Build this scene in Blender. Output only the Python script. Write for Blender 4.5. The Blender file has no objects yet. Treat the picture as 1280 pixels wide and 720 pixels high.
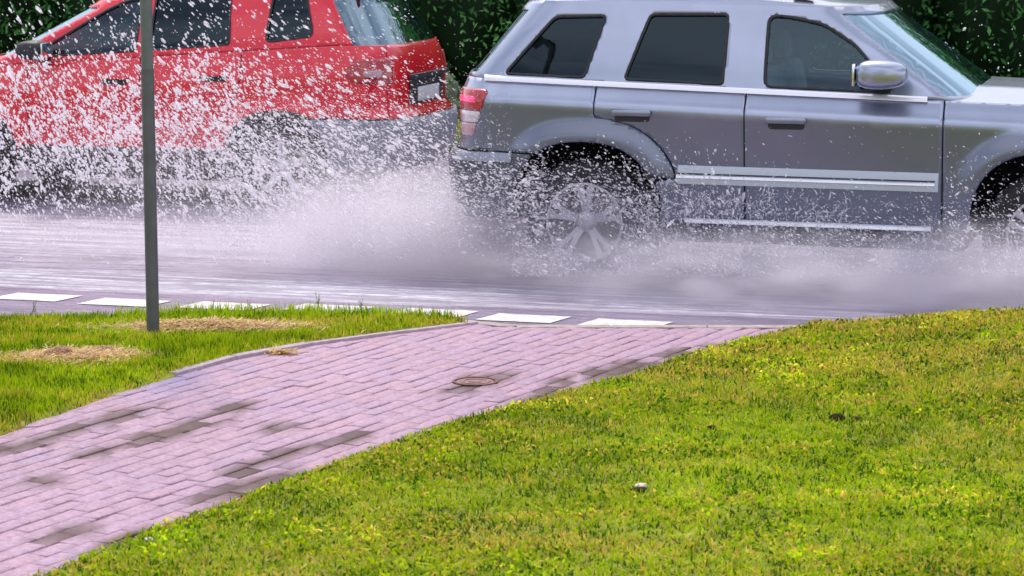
import bpy, bmesh, math, random
import numpy as np
from mathutils import Vector, Matrix
from mathutils.geometry import delaunay_2d_cdt

R = math.radians
PI = math.pi
rng = np.random.default_rng(7)
random.seed(7)
scene = bpy.context.scene
col = scene.collection

# ------------------------------------------------------------------ camera
FPX, CAM_H = 3075.0, 2.2
PITCH = math.atan(460 / FPX)
cam_d = bpy.data.cameras.new('camera')
cam_d.sensor_width = 36
cam_d.lens = FPX / 1280 * 36
cam_d.clip_start = 0.1
cam_d.clip_end = 2000
cam_d.dof.use_dof = True
cam_d.dof.focus_distance = 12.5
cam_d.dof.aperture_fstop = 7.0
cam = bpy.data.objects.new('camera', cam_d)
col.objects.link(cam)
cam.location = (0, 0, CAM_H)
cam.rotation_euler = (PI / 2 - PITCH, 0, 0)
scene.camera = cam

# ------------------------------------------------------------------ world, sun, exposure
SUN_EL, SUN_ROT = 56, 345      # sun high, beyond the road and a little to the left
world = bpy.data.worlds.new('World')
scene.world = world
world.use_nodes = True
wn = world.node_tree
bg = wn.nodes['Background']
sky = wn.nodes.new('ShaderNodeTexSky')
sky.sky_type = 'NISHITA'
sky.sun_disc = False
sky.sun_elevation = R(SUN_EL)
sky.sun_rotation = R(SUN_ROT)
sky.air_density = 1.0
sky.dust_density = 4.0
sky.ozone_density = 1.2
# broken bright cloud over the clear sky
_tc = wn.nodes.new('ShaderNodeTexCoord')
_mp = wn.nodes.new('ShaderNodeMapping'); _mp.inputs['Scale'].default_value = (1, 1, 2.2)
_cn = wn.nodes.new('ShaderNodeTexNoise'); _cn.inputs['Scale'].default_value = 1.6; _cn.inputs['Detail'].default_value = 7; _cn.inputs['Roughness'].default_value = .55
_cr = wn.nodes.new('ShaderNodeMapRange'); _cr.interpolation_type = 'SMOOTHSTEP'; _cr.inputs[1].default_value = .40; _cr.inputs[2].default_value = .60; _cr.inputs[3].default_value = 0.15; _cr.inputs[4].default_value = .95
_cm = wn.nodes.new('ShaderNodeMixRGB'); _cm.inputs[2].default_value = (7.6, 7.6, 8.8, 1)
wn.links.new(_tc.outputs['Generated'], _mp.inputs[0]); wn.links.new(_mp.outputs[0], _cn.inputs['Vector']); wn.links.new(_cn.outputs['Fac'], _cr.inputs[0])
wn.links.new(_cr.outputs[0], _cm.inputs[0]); wn.links.new(sky.outputs[0], _cm.inputs[1]); wn.links.new(_cm.outputs[0], bg.inputs[0])
bg.inputs[1].default_value = 0.15
sd = bpy.data.lights.new('sun', 'SUN')
sd.energy = 2.0
sd.angle = R(6)
sd.color = (1.0, 0.94, 0.86)
sun = bpy.data.objects.new('sun', sd)
col.objects.link(sun)
sv = Vector((math.sin(R(SUN_ROT)) * math.cos(R(SUN_EL)), math.cos(R(SUN_ROT)) * math.cos(R(SUN_EL)), math.sin(R(SUN_EL))))
sun.rotation_euler = sv.to_track_quat('Z', 'Y').to_euler()
vs = scene.view_settings
scene.display_settings.display_device = 'sRGB'
vs.view_transform = 'Standard'
vs.look = 'None'
vs.exposure = 0.25
vs.gamma = 1
vs.use_curve_mapping = False
scene.cycles.volume_step_rate = 1.5
scene.cycles.volume_max_steps = 96
scene.cycles.max_bounces = 8
scene.cycles.volume_bounces = 3
scene.cycles.transparent_max_bounces = 16

# ------------------------------------------------------------------ pixel -> place helpers
_F = np.array([0, math.cos(PITCH), -math.sin(PITCH)])
_U = np.array([0, math.sin(PITCH), math.cos(PITCH)])
_R = np.array([1.0, 0, 0])
def at(px, py, z=0.0):
    r = _F + (px - 640) / FPX * _R - (py - 360) / FPX * _U
    t = (z - CAM_H) / r[2]
    return float(r[0] * t), float(r[1] * t)
def at_depth(px, py, d):
    r = _F + (px - 640) / FPX * _R - (py - 360) / FPX * _U
    t = d / r[1]
    return float(r[0] * t), d, float(r[2] * t + CAM_H)

YAW = R(-15.8)
UX = np.array([math.cos(YAW), math.sin(YAW)])     # along the road, to the right
NX = np.array([-math.sin(YAW), math.cos(YAW)])    # across the road, away
P0 = np.array([0.617, 13.367])                    # a point on the dashed line
def roadpt(u, v):
    q = P0 + UX * u + NX * v
    return float(q[0]), float(q[1])

# ------------------------------------------------------------------ object helpers
def tag(o, label=None, cat=None, group=None, kind=None):
    if label: o['label'] = label
    if cat: o['category'] = cat
    if group: o['group'] = group
    if kind: o['kind'] = kind
    return o
def empty(name, loc=(0, 0, 0), rz=0.0):
    o = bpy.data.objects.new(name, None)
    col.objects.link(o)
    o.location = loc
    o.rotation_euler = (0, 0, rz)
    o.empty_display_size = 0.2
    return o
def mesh_obj(name, verts, faces, mat, parent=None, smooth=True, sharp=35, loc=None, rot=None):
    me = bpy.data.meshes.new(name)
    me.from_pydata([tuple(v) for v in verts], [], [tuple(f) for f in faces])
    me.validate()
    if isinstance(mat, (list, tuple)):
        for m in mat: me.materials.append(m)
    elif mat: me.materials.append(mat)
    if smooth:
        me.shade_smooth()
        if sharp: me.set_sharp_from_angle(angle=R(sharp))
    o = bpy.data.objects.new(name, me)
    col.objects.link(o)
    if parent: o.parent = parent
    if loc is not None: o.location = loc
    if rot is not None: o.rotation_euler = rot
    return o
def fast_mesh(name, V, counts, idx, mat, colors=None, parent=None, smooth=False):
    """V (n,3) float, counts per-face vertex counts, idx flat indices."""
    me = bpy.data.meshes.new(name)
    V = np.asarray(V, np.float32); idx = np.asarray(idx, np.int32); counts = np.asarray(counts, np.int32)
    me.vertices.add(len(V)); me.vertices.foreach_set('co', V.ravel())
    me.loops.add(len(idx)); me.loops.foreach_set('vertex_index', idx)
    me.polygons.add(len(counts))
    st = np.concatenate([[0], np.cumsum(counts)[:-1]]).astype(np.int32)
    me.polygons.foreach_set('loop_start', st)
    me.polygons.foreach_set('loop_total', counts)
    if smooth: me.polygons.foreach_set('use_smooth', np.ones(len(counts), bool))
    if colors is not None:
        a = me.color_attributes.new('Col', 'FLOAT_COLOR', 'POINT')
        c = np.ones((len(V), 4), np.float32); c[:, :3] = colors
        a.data.foreach_set('color', c.ravel())
    me.update(calc_edges=True)
    me.validate()
    if mat: me.materials.append(mat)
    o = bpy.data.objects.new(name, me)
    col.objects.link(o)
    if parent: o.parent = parent
    return o
class MB:
    def __init__(s): s.v = []; s.f = []
    def add(s, vs_, fs_):
        b = len(s.v); s.v += [tuple(v) for v in vs_]; s.f += [tuple(i + b for i in f) for f in fs_]
    def box(s, c, d, rz=0.0, bevel=0.0, ry=0.0):
        bm = bmesh.new(); bmesh.ops.create_cube(bm, size=1)
        bmesh.ops.scale(bm, vec=d, verts=bm.verts)
        if bevel: bmesh.ops.bevel(bm, geom=bm.edges[:], offset=bevel, segments=2, affect='EDGES', profile=0.5)
        M = Matrix.Translation(c) @ Matrix.Rotation(rz, 4, 'Z') @ Matrix.Rotation(ry, 4, 'Y')
        bm.transform(M); bm.verts.ensure_lookup_table()
        s.add([v.co[:] for v in bm.verts], [[v.index for v in f.verts] for f in bm.faces]); bm.free()
    def tube(s, pts, r, n=10, cap=True):
        pts = [Vector(p) for p in pts]; rr = r if hasattr(r, '__len__') else [r] * len(pts)
        base = len(s.v); V = []; F = []
        for i, p in enumerate(pts):
            t = (pts[min(i + 1, len(pts) - 1)] - pts[max(i - 1, 0)]).normalized()
            a = t.cross(Vector((0, 0, 1)))
            if a.length < 1e-3: a = t.cross(Vector((1, 0, 0)))
            a.normalize(); b = t.cross(a)
            for k in range(n):
                an = 2 * PI * k / n
                V.append(p + (a * math.cos(an) + b * math.sin(an)) * rr[i])
        for i in range(len(pts) - 1):
            for k in range(n):
                F.append((i * n + k, i * n + (k + 1) % n, (i + 1) * n + (k + 1) % n, (i + 1) * n + k))
        if cap: F.append(tuple(range(n))[::-1]); F.append(tuple((len(pts) - 1) * n + k for k in range(n)))
        s.add(V, F)
    def lathe(s, prof, n=48, M=None, close=True):
        """prof list of (r, h) about local Y axis."""
        V = []; F = []; m = len(prof)
        for k in range(n):
            a = 2 * PI * k / n
            for (r, h) in prof: V.append(Vector((r * math.cos(a), h, r * math.sin(a))))
        for k in range(n):
            k2 = (k + 1) % n
            for i in range(m - (0 if close else 1)):
                j = (i + 1) % m
                F.append((k * m + i, k * m + j, k2 * m + j, k2 * m + i))
        if M: V = [M @ v for v in V]
        s.add(V, F)
    def build(s, name, mat, parent=None, smooth=True, sharp=35):
        return mesh_obj(name, s.v, s.f, mat, parent, smooth, sharp)

def vnoise(x, y, scale=1.0, seed=0, octv=3):
    g = np.random.default_rng(seed)
    tab = g.random((128, 128))
    out = 0; amp = 1; tot = 0
    for o in range(octv):
        u = np.asarray(x) * scale * 2 ** o + 37.3 * o + 50; v = np.asarray(y) * scale * 2 ** o + 11.7 * o + 50
        iu = np.floor(u).astype(int); iv = np.floor(v).astype(int); fu = u - iu; fv = v - iv
        fu = fu * fu * (3 - 2 * fu); fv = fv * fv * (3 - 2 * fv)
        a = tab[iu % 128, iv % 128]; b = tab[(iu + 1) % 128, iv % 128]; c = tab[iu % 128, (iv + 1) % 128]; d = tab[(iu + 1) % 128, (iv + 1) % 128]
        out = out + amp * ((a * (1 - fu) + b * fu) * (1 - fv) + (c * (1 - fu) + d * fu) * fv); tot += amp; amp *= 0.5
    return out / tot

# ------------------------------------------------------------------ materials
MATS = {}
def mat(name, color=(0.5, 0.5, 0.5), rough=0.5, metal=0.0, noise=0.0, nscale=20, coat=0.0, bump=0.0, emit=None, estr=0, attr=False, spec=0.5, trans=0.0):
    if name in MATS: return MATS[name]
    m = bpy.data.materials.new(name); m.use_nodes = True
    nt = m.node_tree; b = nt.nodes['Principled BSDF']
    b.inputs['Base Color'].default_value = (*color, 1)
    b.inputs['Roughness'].default_value = rough
    b.inputs['Metallic'].default_value = metal
    b.inputs['Coat Weight'].default_value = coat
    b.inputs['Coat Roughness'].default_value = 0.06
    b.inputs['Specular IOR Level'].default_value = spec
    b.inputs['Transmission Weight'].default_value = trans
    if emit: b.inputs['Emission Color'].default_value = (*emit, 1); b.inputs['Emission Strength'].default_value = estr
    src = None
    if attr:
        a = nt.nodes.new('ShaderNodeAttribute'); a.attribute_name = 'Col'; src = a.outputs['Color']
    if noise or bump:
        tc = nt.nodes.new('ShaderNodeTexCoord')
        n = nt.nodes.new('ShaderNodeTexNoise'); n.inputs['Scale'].default_value = nscale; n.inputs['Detail'].default_value = 6
        nt.links.new(tc.outputs['Object'], n.inputs['Vector'])
        if noise:
            mr = nt.nodes.new('ShaderNodeMapRange'); mr.inputs[1].default_value = 0.3; mr.inputs[2].default_value = 0.7
            mr.inputs[3].default_value = 1 - noise; mr.inputs[4].default_value = 1 + noise
            nt.links.new(n.outputs['Fac'], mr.inputs[0])
            mx = nt.nodes.new('ShaderNodeVectorMath'); mx.operation = 'MULTIPLY'
            if src: nt.links.new(src, mx.inputs[0])
            else: mx.inputs[0].default_value = color
            nt.links.new(mr.outputs[0], mx.inputs[1]); src = mx.outputs[0]
        if bump:
            bp = nt.nodes.new('ShaderNodeBump'); bp.inputs['Strength'].default_value = bump; bp.inputs['Distance'].default_value = 0.01
            nt.links.new(n.outputs['Fac'], bp.inputs['Height']); nt.links.new(bp.outputs[0], b.inputs['Normal'])
    if src: nt.links.new(src, b.inputs['Base Color'])
    MATS[name] = m
    return m
def glass_mat(name, tint, refl=0.14, rough=0.02):
    m = bpy.data.materials.new(name); m.use_nodes = True; nt = m.node_tree
    nt.nodes.remove(nt.nodes['Principled BSDF'])
    out = nt.nodes['Material Output']
    tr = nt.nodes.new('ShaderNodeBsdfTransparent'); tr.inputs[0].default_value = (*tint, 1)
    gl = nt.nodes.new('ShaderNodeBsdfGlossy'); gl.inputs['Roughness'].default_value = rough; gl.inputs[0].default_value = (0.64, 0.88, 1.0, 1)
    lw = nt.nodes.new('ShaderNodeLayerWeight'); lw.inputs[0].default_value = 0.25
    mr = nt.nodes.new('ShaderNodeMapRange'); mr.inputs[3].default_value = refl; mr.inputs[4].default_value = 0.9
    nt.links.new(lw.outputs['Fresnel'], mr.inputs[0])
    mx = nt.nodes.new('ShaderNodeMixShader')
    nt.links.new(mr.outputs[0], mx.inputs[0]); nt.links.new(tr.outputs[0], mx.inputs[1]); nt.links.new(gl.outputs[0], mx.inputs[2])
    nt.links.new(mx.outputs[0], out.inputs['Surface'])
    MATS[name] = m
    return m

# =================================================================== SETTING
# far ground sheet
GM = mat('meadow_ground', (0.09, 0.13, 0.03), 0.9, noise=0.4, nscale=0.6)
mesh_obj('ground', [(-400, -400, -0.06), (400, -400, -0.06), (400, 400, -0.06), (-400, 400, -0.06)], [(0, 1, 2, 3)], GM)['kind'] = 'structure'

# ---- road (local x along, local y across, origin on the dashed line)
def road_material():
    m = bpy.data.materials.new('wet_asphalt'); m.use_nodes = True; nt = m.node_tree; L = nt.links
    b = nt.nodes['Principled BSDF']
    tc = nt.nodes.new('ShaderNodeTexCoord')
    sep = nt.nodes.new('ShaderNodeSeparateXYZ'); L.new(tc.outputs['Object'], sep.inputs[0])
    def noise(sx, sy, sc, det=5, rough=0.55, off=0):
        mp = nt.nodes.new('ShaderNodeMapping'); mp.inputs['Scale'].default_value = (sx, sy, 1); mp.inputs['Location'].default_value = (off, off, 0)
        L.new(tc.outputs['Object'], mp.inputs[0])
        n = nt.nodes.new('ShaderNodeTexNoise'); n.inputs['Scale'].default_value = sc; n.inputs['Detail'].default_value = det; n.inputs['Roughness'].default_value = rough
        n.inputs['Distortion'].default_value = 0.6
        L.new(mp.outputs[0], n.inputs['Vector']); return n.outputs['Fac']
    def ramp(src, stops):
        r = nt.nodes.new('ShaderNodeValToRGB'); e = r.color_ramp.elements
        while len(e) < len(stops): e.new(0.5)
        for el, (p, v) in zip(e, stops): el.position = p; el.color = (v, v, v, 1) if not hasattr(v, '__len__') else (*v, 1)
        L.new(src, r.inputs[0]); return r.outputs[0]
    def math_(op, a, b_=None):
        n = nt.nodes.new('ShaderNodeMath'); n.operation = op
        if hasattr(a, 'links') or hasattr(a, 'is_output'): L.new(a, n.inputs[0])
        else: n.inputs[0].default_value = a
        if b_ is not None:
            if hasattr(b_, 'is_output'): L.new(b_, n.inputs[1])
            else: n.inputs[1].default_value = b_
        return n.outputs[0]
    mr = nt.nodes.new('ShaderNodeMapRange'); mr.inputs[1].default_value = 0; mr.inputs[2].default_value = 10
    L.new(sep.outputs['Y'], mr.inputs[0])
    # foam lies where the wheels have run: bands across the lane
    wob = math_('MULTIPLY', math_('SUBTRACT', noise(0.5, 1.0, 1.0, 3), 0.5), 0.05)
    pos = math_('ADD', mr.outputs[0], wob)
    band = ramp(pos, [(0.0, 0.0), (0.036, 0.0), (0.05, 1.0), (0.10, 1.0), (0.125, 0.2), (0.15, 0.4), (0.19, 0.7), (0.23, 1.0), (0.32, 1.0), (0.38, 0.3), (0.62, 0.15), (0.8, 0.05)])
    mr2 = nt.nodes.new('ShaderNodeMapRange'); mr2.inputs[1].default_value = -0.2; mr2.inputs[2].default_value = 2.8; mr2.inputs[3].default_value = 1.0; mr2.inputs[4].default_value = 0.45
    L.new(sep.outputs['X'], mr2.inputs[0])
    band = math_('MULTIPLY', band, mr2.outputs[0])
    streak = ramp(noise(0.35, 7.0, 2.2, 6, 0.6), [(0.42, 0.0), (0.58, 1.0)])
    bub = ramp(noise(1.0, 2.2, 9.0, 6, 0.7, 3.1), [(0.35, 0.25), (0.65, 1.0)])
    foam = math_('MULTIPLY', math_('MULTIPLY', band, math_('ADD', math_('MULTIPLY', streak, 1.1), 0.15)), bub)
    base = ramp(noise(0.7, 2.5, 2.0, 5), [(0.32, (0.15, 0.12, 0.18)), (0.68, (0.30, 0.245, 0.36))])
    grit = ramp(noise(1, 1, 90, 3), [(0.3, 0.75), (0.7, 1.15)])
    mg = nt.nodes.new('ShaderNodeMixRGB'); mg.blend_type = 'MULTIPLY'; mg.inputs[0].default_value = 1
    L.new(base, mg.inputs[1]); L.new(grit, mg.inputs[2])
    mx = nt.nodes.new('ShaderNodeMixRGB'); mx.inputs[2].default_value = (0.88, 0.85, 0.94, 1)
    L.new(foam, mx.inputs[0]); L.new(mg.outputs[0], mx.inputs[1]); L.new(mx.outputs[0], b.inputs['Base Color'])
    rr = math_('ADD', math_('MULTIPLY', foam, 0.35), 0.26); L.new(rr, b.inputs['Roughness'])
    b.inputs['Specular IOR Level'].default_value = 0.6
    bp = nt.nodes.new('ShaderNodeBump'); bp.inputs['Strength'].default_value = 0.8; bp.inputs['Distance'].default_value = 0.02
    h = math_('ADD', math_('MULTIPLY', foam, 1.0), math_('MULTIPLY', noise(0.8, 3.0, 5.0, 5, 0.6, 7.7), 0.8))
    L.new(h, bp.inputs['Height']); L.new(bp.outputs[0], b.inputs['Normal'])
    return m
road = mesh_obj('road', [(-150, -2.6, 0), (150, -2.6, 0), (150, 9.2, 0), (-150, 9.2, 0)], [(0, 1, 2, 3)], road_material())
road.location = (*P0, 0); road.rotation_euler = (0, 0, YAW); road['kind'] = 'structure'

# painted dashes of the crossing line
paint = mat('road_paint', (0.66, 0.63, 0.62), 0.45, noise=0.3, nscale=14)
DASH = [-3.62, -3.02, -2.42, -1.78, -1.16, -0.56, 0.03, 0.64, 1.24]
dash_px = ['leftmost white road dash at the edge of the picture', 'white road dash just left of the grey pole', 'white road dash just right of the grey pole, half behind grass',
           'white road dash behind the middle of the left verge grass', 'white road dash behind the right end of the left verge grass', 'white road dash behind the tip of the left verge',
           'white road dash at the left end of the path, fully in view', 'white road dash at the head of the brick path, rightmost one', 'white road dash cut off by the path edge']
dash_objs = []
dash_list = [(45, 372), (156, 378.5), (280, 383.2), (410, 386), (540, 391.5), (655, 398.5), (781, 405.2)]
for i, (px, py) in enumerate(dash_list):
    x, y = at(px, py)
    q = np.array([x, y]) - P0
    u, v = float(q @ UX), float(q @ NX)
    L_, D_ = 0.215, 0.125
    skew = 0.03
    V = []
    nseg = 6
    top = []; bot = []
    for k in range(nseg + 1):
        a = -L_ + 2 * L_ * k / nseg
        bot.append((a - skew + random.uniform(-.004, .004), -D_ + random.uniform(-.004, .004), 0.004))
        top.append((a + skew + random.uniform(-.004, .004), D_ + random.uniform(-.004, .004), 0.004))
    V = bot + top
    F = [(k, k + 1, nseg + 2 + k, nseg + 1 + k) for k in range(nseg)]
    o = mesh_obj('road_marking', V, F, paint, smooth=False)
    o.location = (*roadpt(u, v), 0); o.rotation_euler = (0, 0, YAW)
    dash_objs.append(o)
dl = ['white painted road dash at the far left edge of the picture', 'white painted road dash directly beside the grey pole', 'white painted road dash right of the pole under pink flowers',
      'white painted road dash mostly hidden by the middle of the left verge', 'white painted road dash above the right end of the left verge', 'white painted road dash fully in view at the left tip of the path',
      'white painted road dash at the middle of the path head', 'white painted road dash at the path head, rightmost and hidden by the path lip']
for o, l in zip(dash_objs, dl): tag(o, l, 'road marking', 'white dashes painted along the road edge')

# ---- near ground: path between two lawns
ZP = 0.10
Lpx = [(0, 545), (60, 522), (130, 498), (215, 472), (270, 455.5), (330, 440), (420, 428), (500, 417), (560, 409.5), (603, 405)]
Rpx = [(60, 722), (90, 708), (180, 672), (270, 640), (400, 590), (520, 548), (640, 512), (720, 489), (800, 466), (880, 440), (960, 420), (1024, 408)]
Lw = np.array([at(a, b, ZP) for a, b in Lpx]); Rw = np.array([at(a, b, ZP) for a, b in Rpx])
# carry both edges on out of the picture, to the near left
dL = (Lw[2] - Lw[0]) / np.linalg.norm(Lw[2] - Lw[0])
Lw = np.vstack([Lw[0] - dL * 14, Lw[0] - dL * 5, Lw[0] - dL * 1.5, Lw])
dR = np.array([0.50, 0.866])
Rw = np.vstack([Rw[0] - dR * 14, Rw[0] - dR * 5, Rw[0] - dR * 1.5, Rw])
kerb_far = np.array([at(-160, 404, ZP), at(0, 400, ZP), at(200, 396, ZP), at(400, 392.5, ZP), at(540, 396, ZP), at(603, 404, ZP), at(640, 406.2, ZP), at(1030, 407, ZP)])
e = kerb_far[-1]
kerb_far = np.vstack([kerb_far[0] - UX * 40, kerb_far[0] - UX * 4, kerb_far, e + UX * 1.0, e + UX * 3.0, e + UX * 60])
def yL(x): return np.interp(x, Lw[:, 0], Lw[:, 1])
def yR(x): return np.interp(x, Rw[:, 0], Rw[:, 1], right=99)
def yK(x): return np.interp(x, kerb_far[:, 0], kerb_far[:, 1])
def smooth(t): t = np.clip(t, 0, 1); return t * t * (3 - 2 * t)
def z_right(x, y):
    base = ZP + 0.012 + 0.15 * smooth((x - 1.2 - 0.25 * (12.7 - y)) / 1.6) + 0.10 * smooth((x - 2.6) / 4)
    return base + 0.025 * (vnoise(x, y, 0.8, 3) - 0.5)
def z_left(x, y):
    return ZP - 0.004 + 0.016 * smooth((y - yL(x)) / 0.08) + 0.03 * (vnoise(x, y, 0.9, 5) - 0.3) * smooth((y - yL(x)) / 0.3)

lawn_m = mat('lawn_soil', (0.22, 0.23, 0.02), 0.95, noise=0.45, nscale=9, bump=0.6)
def ribbon_grid(xs, ylo, yhi, ts, zf, name):
    V = []; F = []
    for x in xs:
        a, b = float(ylo(x)), float(yhi(x))
        for t in ts:
            y = a + (b - a) * t
            V.append((x, y, float(zf(np.float64(x), np.float64(y)))))
    m = len(ts)
    for i in range(len(xs) - 1):
        for j in range(m - 1): F.append((i * m + j, (i + 1) * m + j, (i + 1) * m + j + 1, i * m + j + 1))
    # skirt down at the far edge
    b0 = len(V)
    for i in range(len(xs)): x, y, z = V[i * m + m - 1]; V.append((x, y, -0.05))
    for i in range(len(xs) - 1): F.append((i * m + m - 1, (i + 1) * m + m - 1, b0 + i + 1, b0 + i))
    o = mesh_obj(name, V, F, lawn_m, sharp=40); o['kind'] = 'structure'
    return o
xe = Rw[-1, 0]
xsR = np.concatenate([np.linspace(-30, -2.5, 20), np.linspace(-2.4, 5, 120), np.linspace(5.3, 40, 20)])
topR = lambda x: yR(x) if x < xe else yK(x) - 0.09
tsR = np.concatenate([np.linspace(0, 0.6, 12), np.linspace(0.62, 1, 70)])
ribbon_grid(xsR, lambda x: -40.0, topR, tsR, z_right, 'lawn')
xl_end = Lw[-1, 0]
xsL = np.concatenate([np.linspace(-40, -4.2, 20), np.linspace(-4, xl_end, 90)])
ribbon_grid(xsL, yL, lambda x: max(float(yK(x)) - 0.09, float(yL(x)) + 0.002), np.linspace(0, 1, 40), z_left, 'verge')

# path bed under the bricks
def strip_poly(A, B, z, m, name):
    xs = np.concatenate([np.linspace(-9, 1.9, 110)])
    V = []; F = []
    for x in xs:
        lo = float(min(yR(x), yK(x) - 0.01)) if x > -9 else -40
        hi = float(yL(x)) if x < xl_end else float(yK(x)) - 0.09
        lo -= 0.05; hi = max(hi + 0.03 if x < xl_end else hi, lo)
        V += [(x, lo, z), (x, hi, z)]
    for i in range(len(xs) - 1): F.append((2 * i, 2 * i + 2, 2 * i + 3, 2 * i + 1))
    # front lip
    b0 = len(V)
    for i in range(len(xs)): x, y, _ = V[2 * i + 1]; V.append((x, y, -0.05))
    for i in range(len(xs) - 1): F.append((2 * i + 1, 2 * i + 3, b0 + i + 1, b0 + i))
    o = mesh_obj(name, V, F, m, smooth=False); o['kind'] = 'structure'; return o
strip_poly(None, None, ZP - 0.012, mat('joint_sand', (0.11, 0.075, 0.07), 0.95, noise=0.3, nscale=60), 'path_bed')

# bricks: every paver its own raised, slightly tilted block, all in the path's surface mesh
def inside_path(x, y):
    hi = np.where(x < xl_end, yL(x), yK(x) - 0.075)
    lo = np.where(x < xe, yR(x) - 0.10, 99)
    return (y < hi + 0.0) & (y > lo)
A = R(62); bd = np.array([math.cos(A), math.sin(A)]); bn = np.array([-bd[1], bd[0]])
BW, BL = 0.086, 0.165
org = np.array([0.0, 11.0])
damp = [(150, 521, .22, .07), (215, 541, .30, .08), (298, 509, .10, .06), (322, 580, .16, .06), (318, 607, .22, .09), (30, 555, .25, .07), (90, 664, .12, .05), (160, 675, .16, .06),
        (428, 549, .14, .05), (600, 478, .24, .10), (690, 497, .22, .10), (770, 463, .30, .10), (380, 560, .12, .05), (120, 565, .12, .05), (700, 475, .12, .05), (860, 443, .16, .1), (350, 535, .12, .04), (50, 600, .1, .05)]
dampw = [(*at(a, b, ZP), c, d) for a, b, c, d in damp]
Vs = []; Cs = []; cnt = []; idx = []
NB = 0
for i in range(-80, 80):
    off = (i % 2) * 0.5 * BL + 0.02 * math.sin(i * 1.7)
    for j in range(-72, 48):
        c = org + bn * (i * BW) + bd * (j * BL + off)
        if c[0] < -4.8 or not (-30 < c[1] < 14): continue
        cs4 = [c + bd * sx * BL * .5 + bn * sy * BW * .5 for sx, sy in ((-1, -1), (1, -1), (1, 1), (-1, 1))]
        arr = np.array(cs4)
        if not inside_path(arr[:, 0], arr[:, 1]).any() and not inside_path(c[0], c[1]): continue
        # clamp corners that cross the far kerb or the left edging
        g = 0.0012 + random.random() * 0.0022
        hx, hy = BL / 2 - g * .5, BW / 2 - g * 1.2
        bev = 0.003
        tilt = (random.gauss(0, .006), random.gauss(0, .008)); dz = random.gauss(0, .0012)
        v = vnoise(c[0], c[1], 1.3, 9)
        k = 0.84 + 0.18 * v + random.gauss(0, .02)
        hue = random.gauss(0, .008)
        sheen = smooth((0.55 - np.hypot((c[0] + 1.62) / 0.55, (c[1] - 11.25) / 1.3)) / 0.5)  # bluish sheen painted into the bricks near the left edge
        colr = np.array([0.40 + hue, 0.26, 0.345 - hue]) * k
        colr = colr * (1 - sheen * .6) + np.array([0.25, 0.22, 0.40]) * k * sheen * .6
        wet = 0; wl = []
        def wetness(q, bias):
            m_ = 0
            for (wx, wy, wr, wr2) in dampw:
                e_ = math.hypot(((q - (wx, wy)) @ bd) / wr * .8, ((q - (wx, wy)) @ bn) / (wr2 * 1.25))
                m_ = max(m_, float(smooth((1.25 + bias - e_) / .55)))
            edge_ = float(yR(q[0])) if q[0] < xe else 99
            m_ = max(m_, .75 * float(smooth(1 - abs(q[1] - edge_ - .03) / .10)) * float(vnoise(q[0], q[1], 1.4, 71) > .5))
            return m_
        wb_ = random.gauss(0, .22)
        ring0 = []; ring1 = []
        for sx, sy in ((-1, -1), (1, -1), (1, 1), (-1, 1)):
            for (ax, ay, zz, lst) in ((hx, hy, ZP - 0.012, ring0), (hx, hy, ZP - bev + dz, ring0), (hx - bev, hy - bev, ZP + dz, ring1)):
                p = c + bd * sx * ax + bn * sy * ay
                hi_ = float(yL(p[0])) + .02 if p[0] < xl_end else float(yK(p[0])) - 0.085
                if p[1] > hi_: p = np.array([p[0], hi_])
                z = zz + (sx * tilt[0] + sy * tilt[1]) * .12 * (1 if zz > ZP - 0.01 else 0)
                Vs.append((p[0], p[1], z)); wq = wetness(p, wb_ + .35 * (float(vnoise(p[0], p[1], 9, 72)) - .5)); Cs.append((colr * (1 - .94 * wq) + np.array([.13, .06, .05]) * wq * .5) * random.uniform(.97, 1.03))
        b0 = NB * 12
        o3 = lambda k_, l_: b0 + k_ * 3 + l_
        idx += [o3(0, 2), o3(1, 2), o3(2, 2), o3(3, 2)]; cnt.append(4)
        for k_ in range(4):
            k2 = (k_ + 1) % 4
            idx += [o3(k_, 1), o3(k2, 1), o3(k2, 2), o3(k_, 2)]; cnt.append(4)
            idx += [o3(k_, 0), o3(k2, 0), o3(k2, 1), o3(k_, 1)]; cnt.append(4)
        NB += 1
brick_m = mat('paving_brick', rough=0.6, spec=.3, attr=True, noise=0.22, nscale=55, bump=0.35)
path = fast_mesh('path', np.array(Vs), cnt, idx, brick_m, np.array(Cs)); path['kind'] = 'structure'

# kerb stones along the road edge (one structure with real joints)
mb = MB()
pts = kerb_far
# resample along length into 1 m stones
seg = np.linalg.norm(np.diff(pts, axis=0), axis=1); cum = np.concatenate([[0], np.cumsum(seg)])
def kpt(s): return np.array([np.interp(s, cum, pts[:, 0]), np.interp(s, cum, pts[:, 1])])
s0 = 30.0
while s0 < 62:
    a, b = kpt(s0 + .004), kpt(s0 + .496)
    c = (a + b) / 2; ang = math.atan2(b[1] - a[1], b[0] - a[0])
    zk = lambda q: float(z_right(q[0], q[1] - .09)) - .004 if q[0] > xe else ZP + .004
    za_, zb_ = zk(a), zk(b)
    mb.box((c[0], c[1] - .045, (za_ + zb_) / 2 - .15), (np.linalg.norm(b - a), .08, .30), ang, .006, ry=-math.atan2(zb_ - za_, np.linalg.norm(b - a)))
    s0 += .5
kerb = mb.build('kerb', mat('kerb_concrete', (0.36, 0.30, 0.28), 0.85, noise=0.25, nscale=18, bump=0.4)); kerb['kind'] = 'structure'
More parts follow.
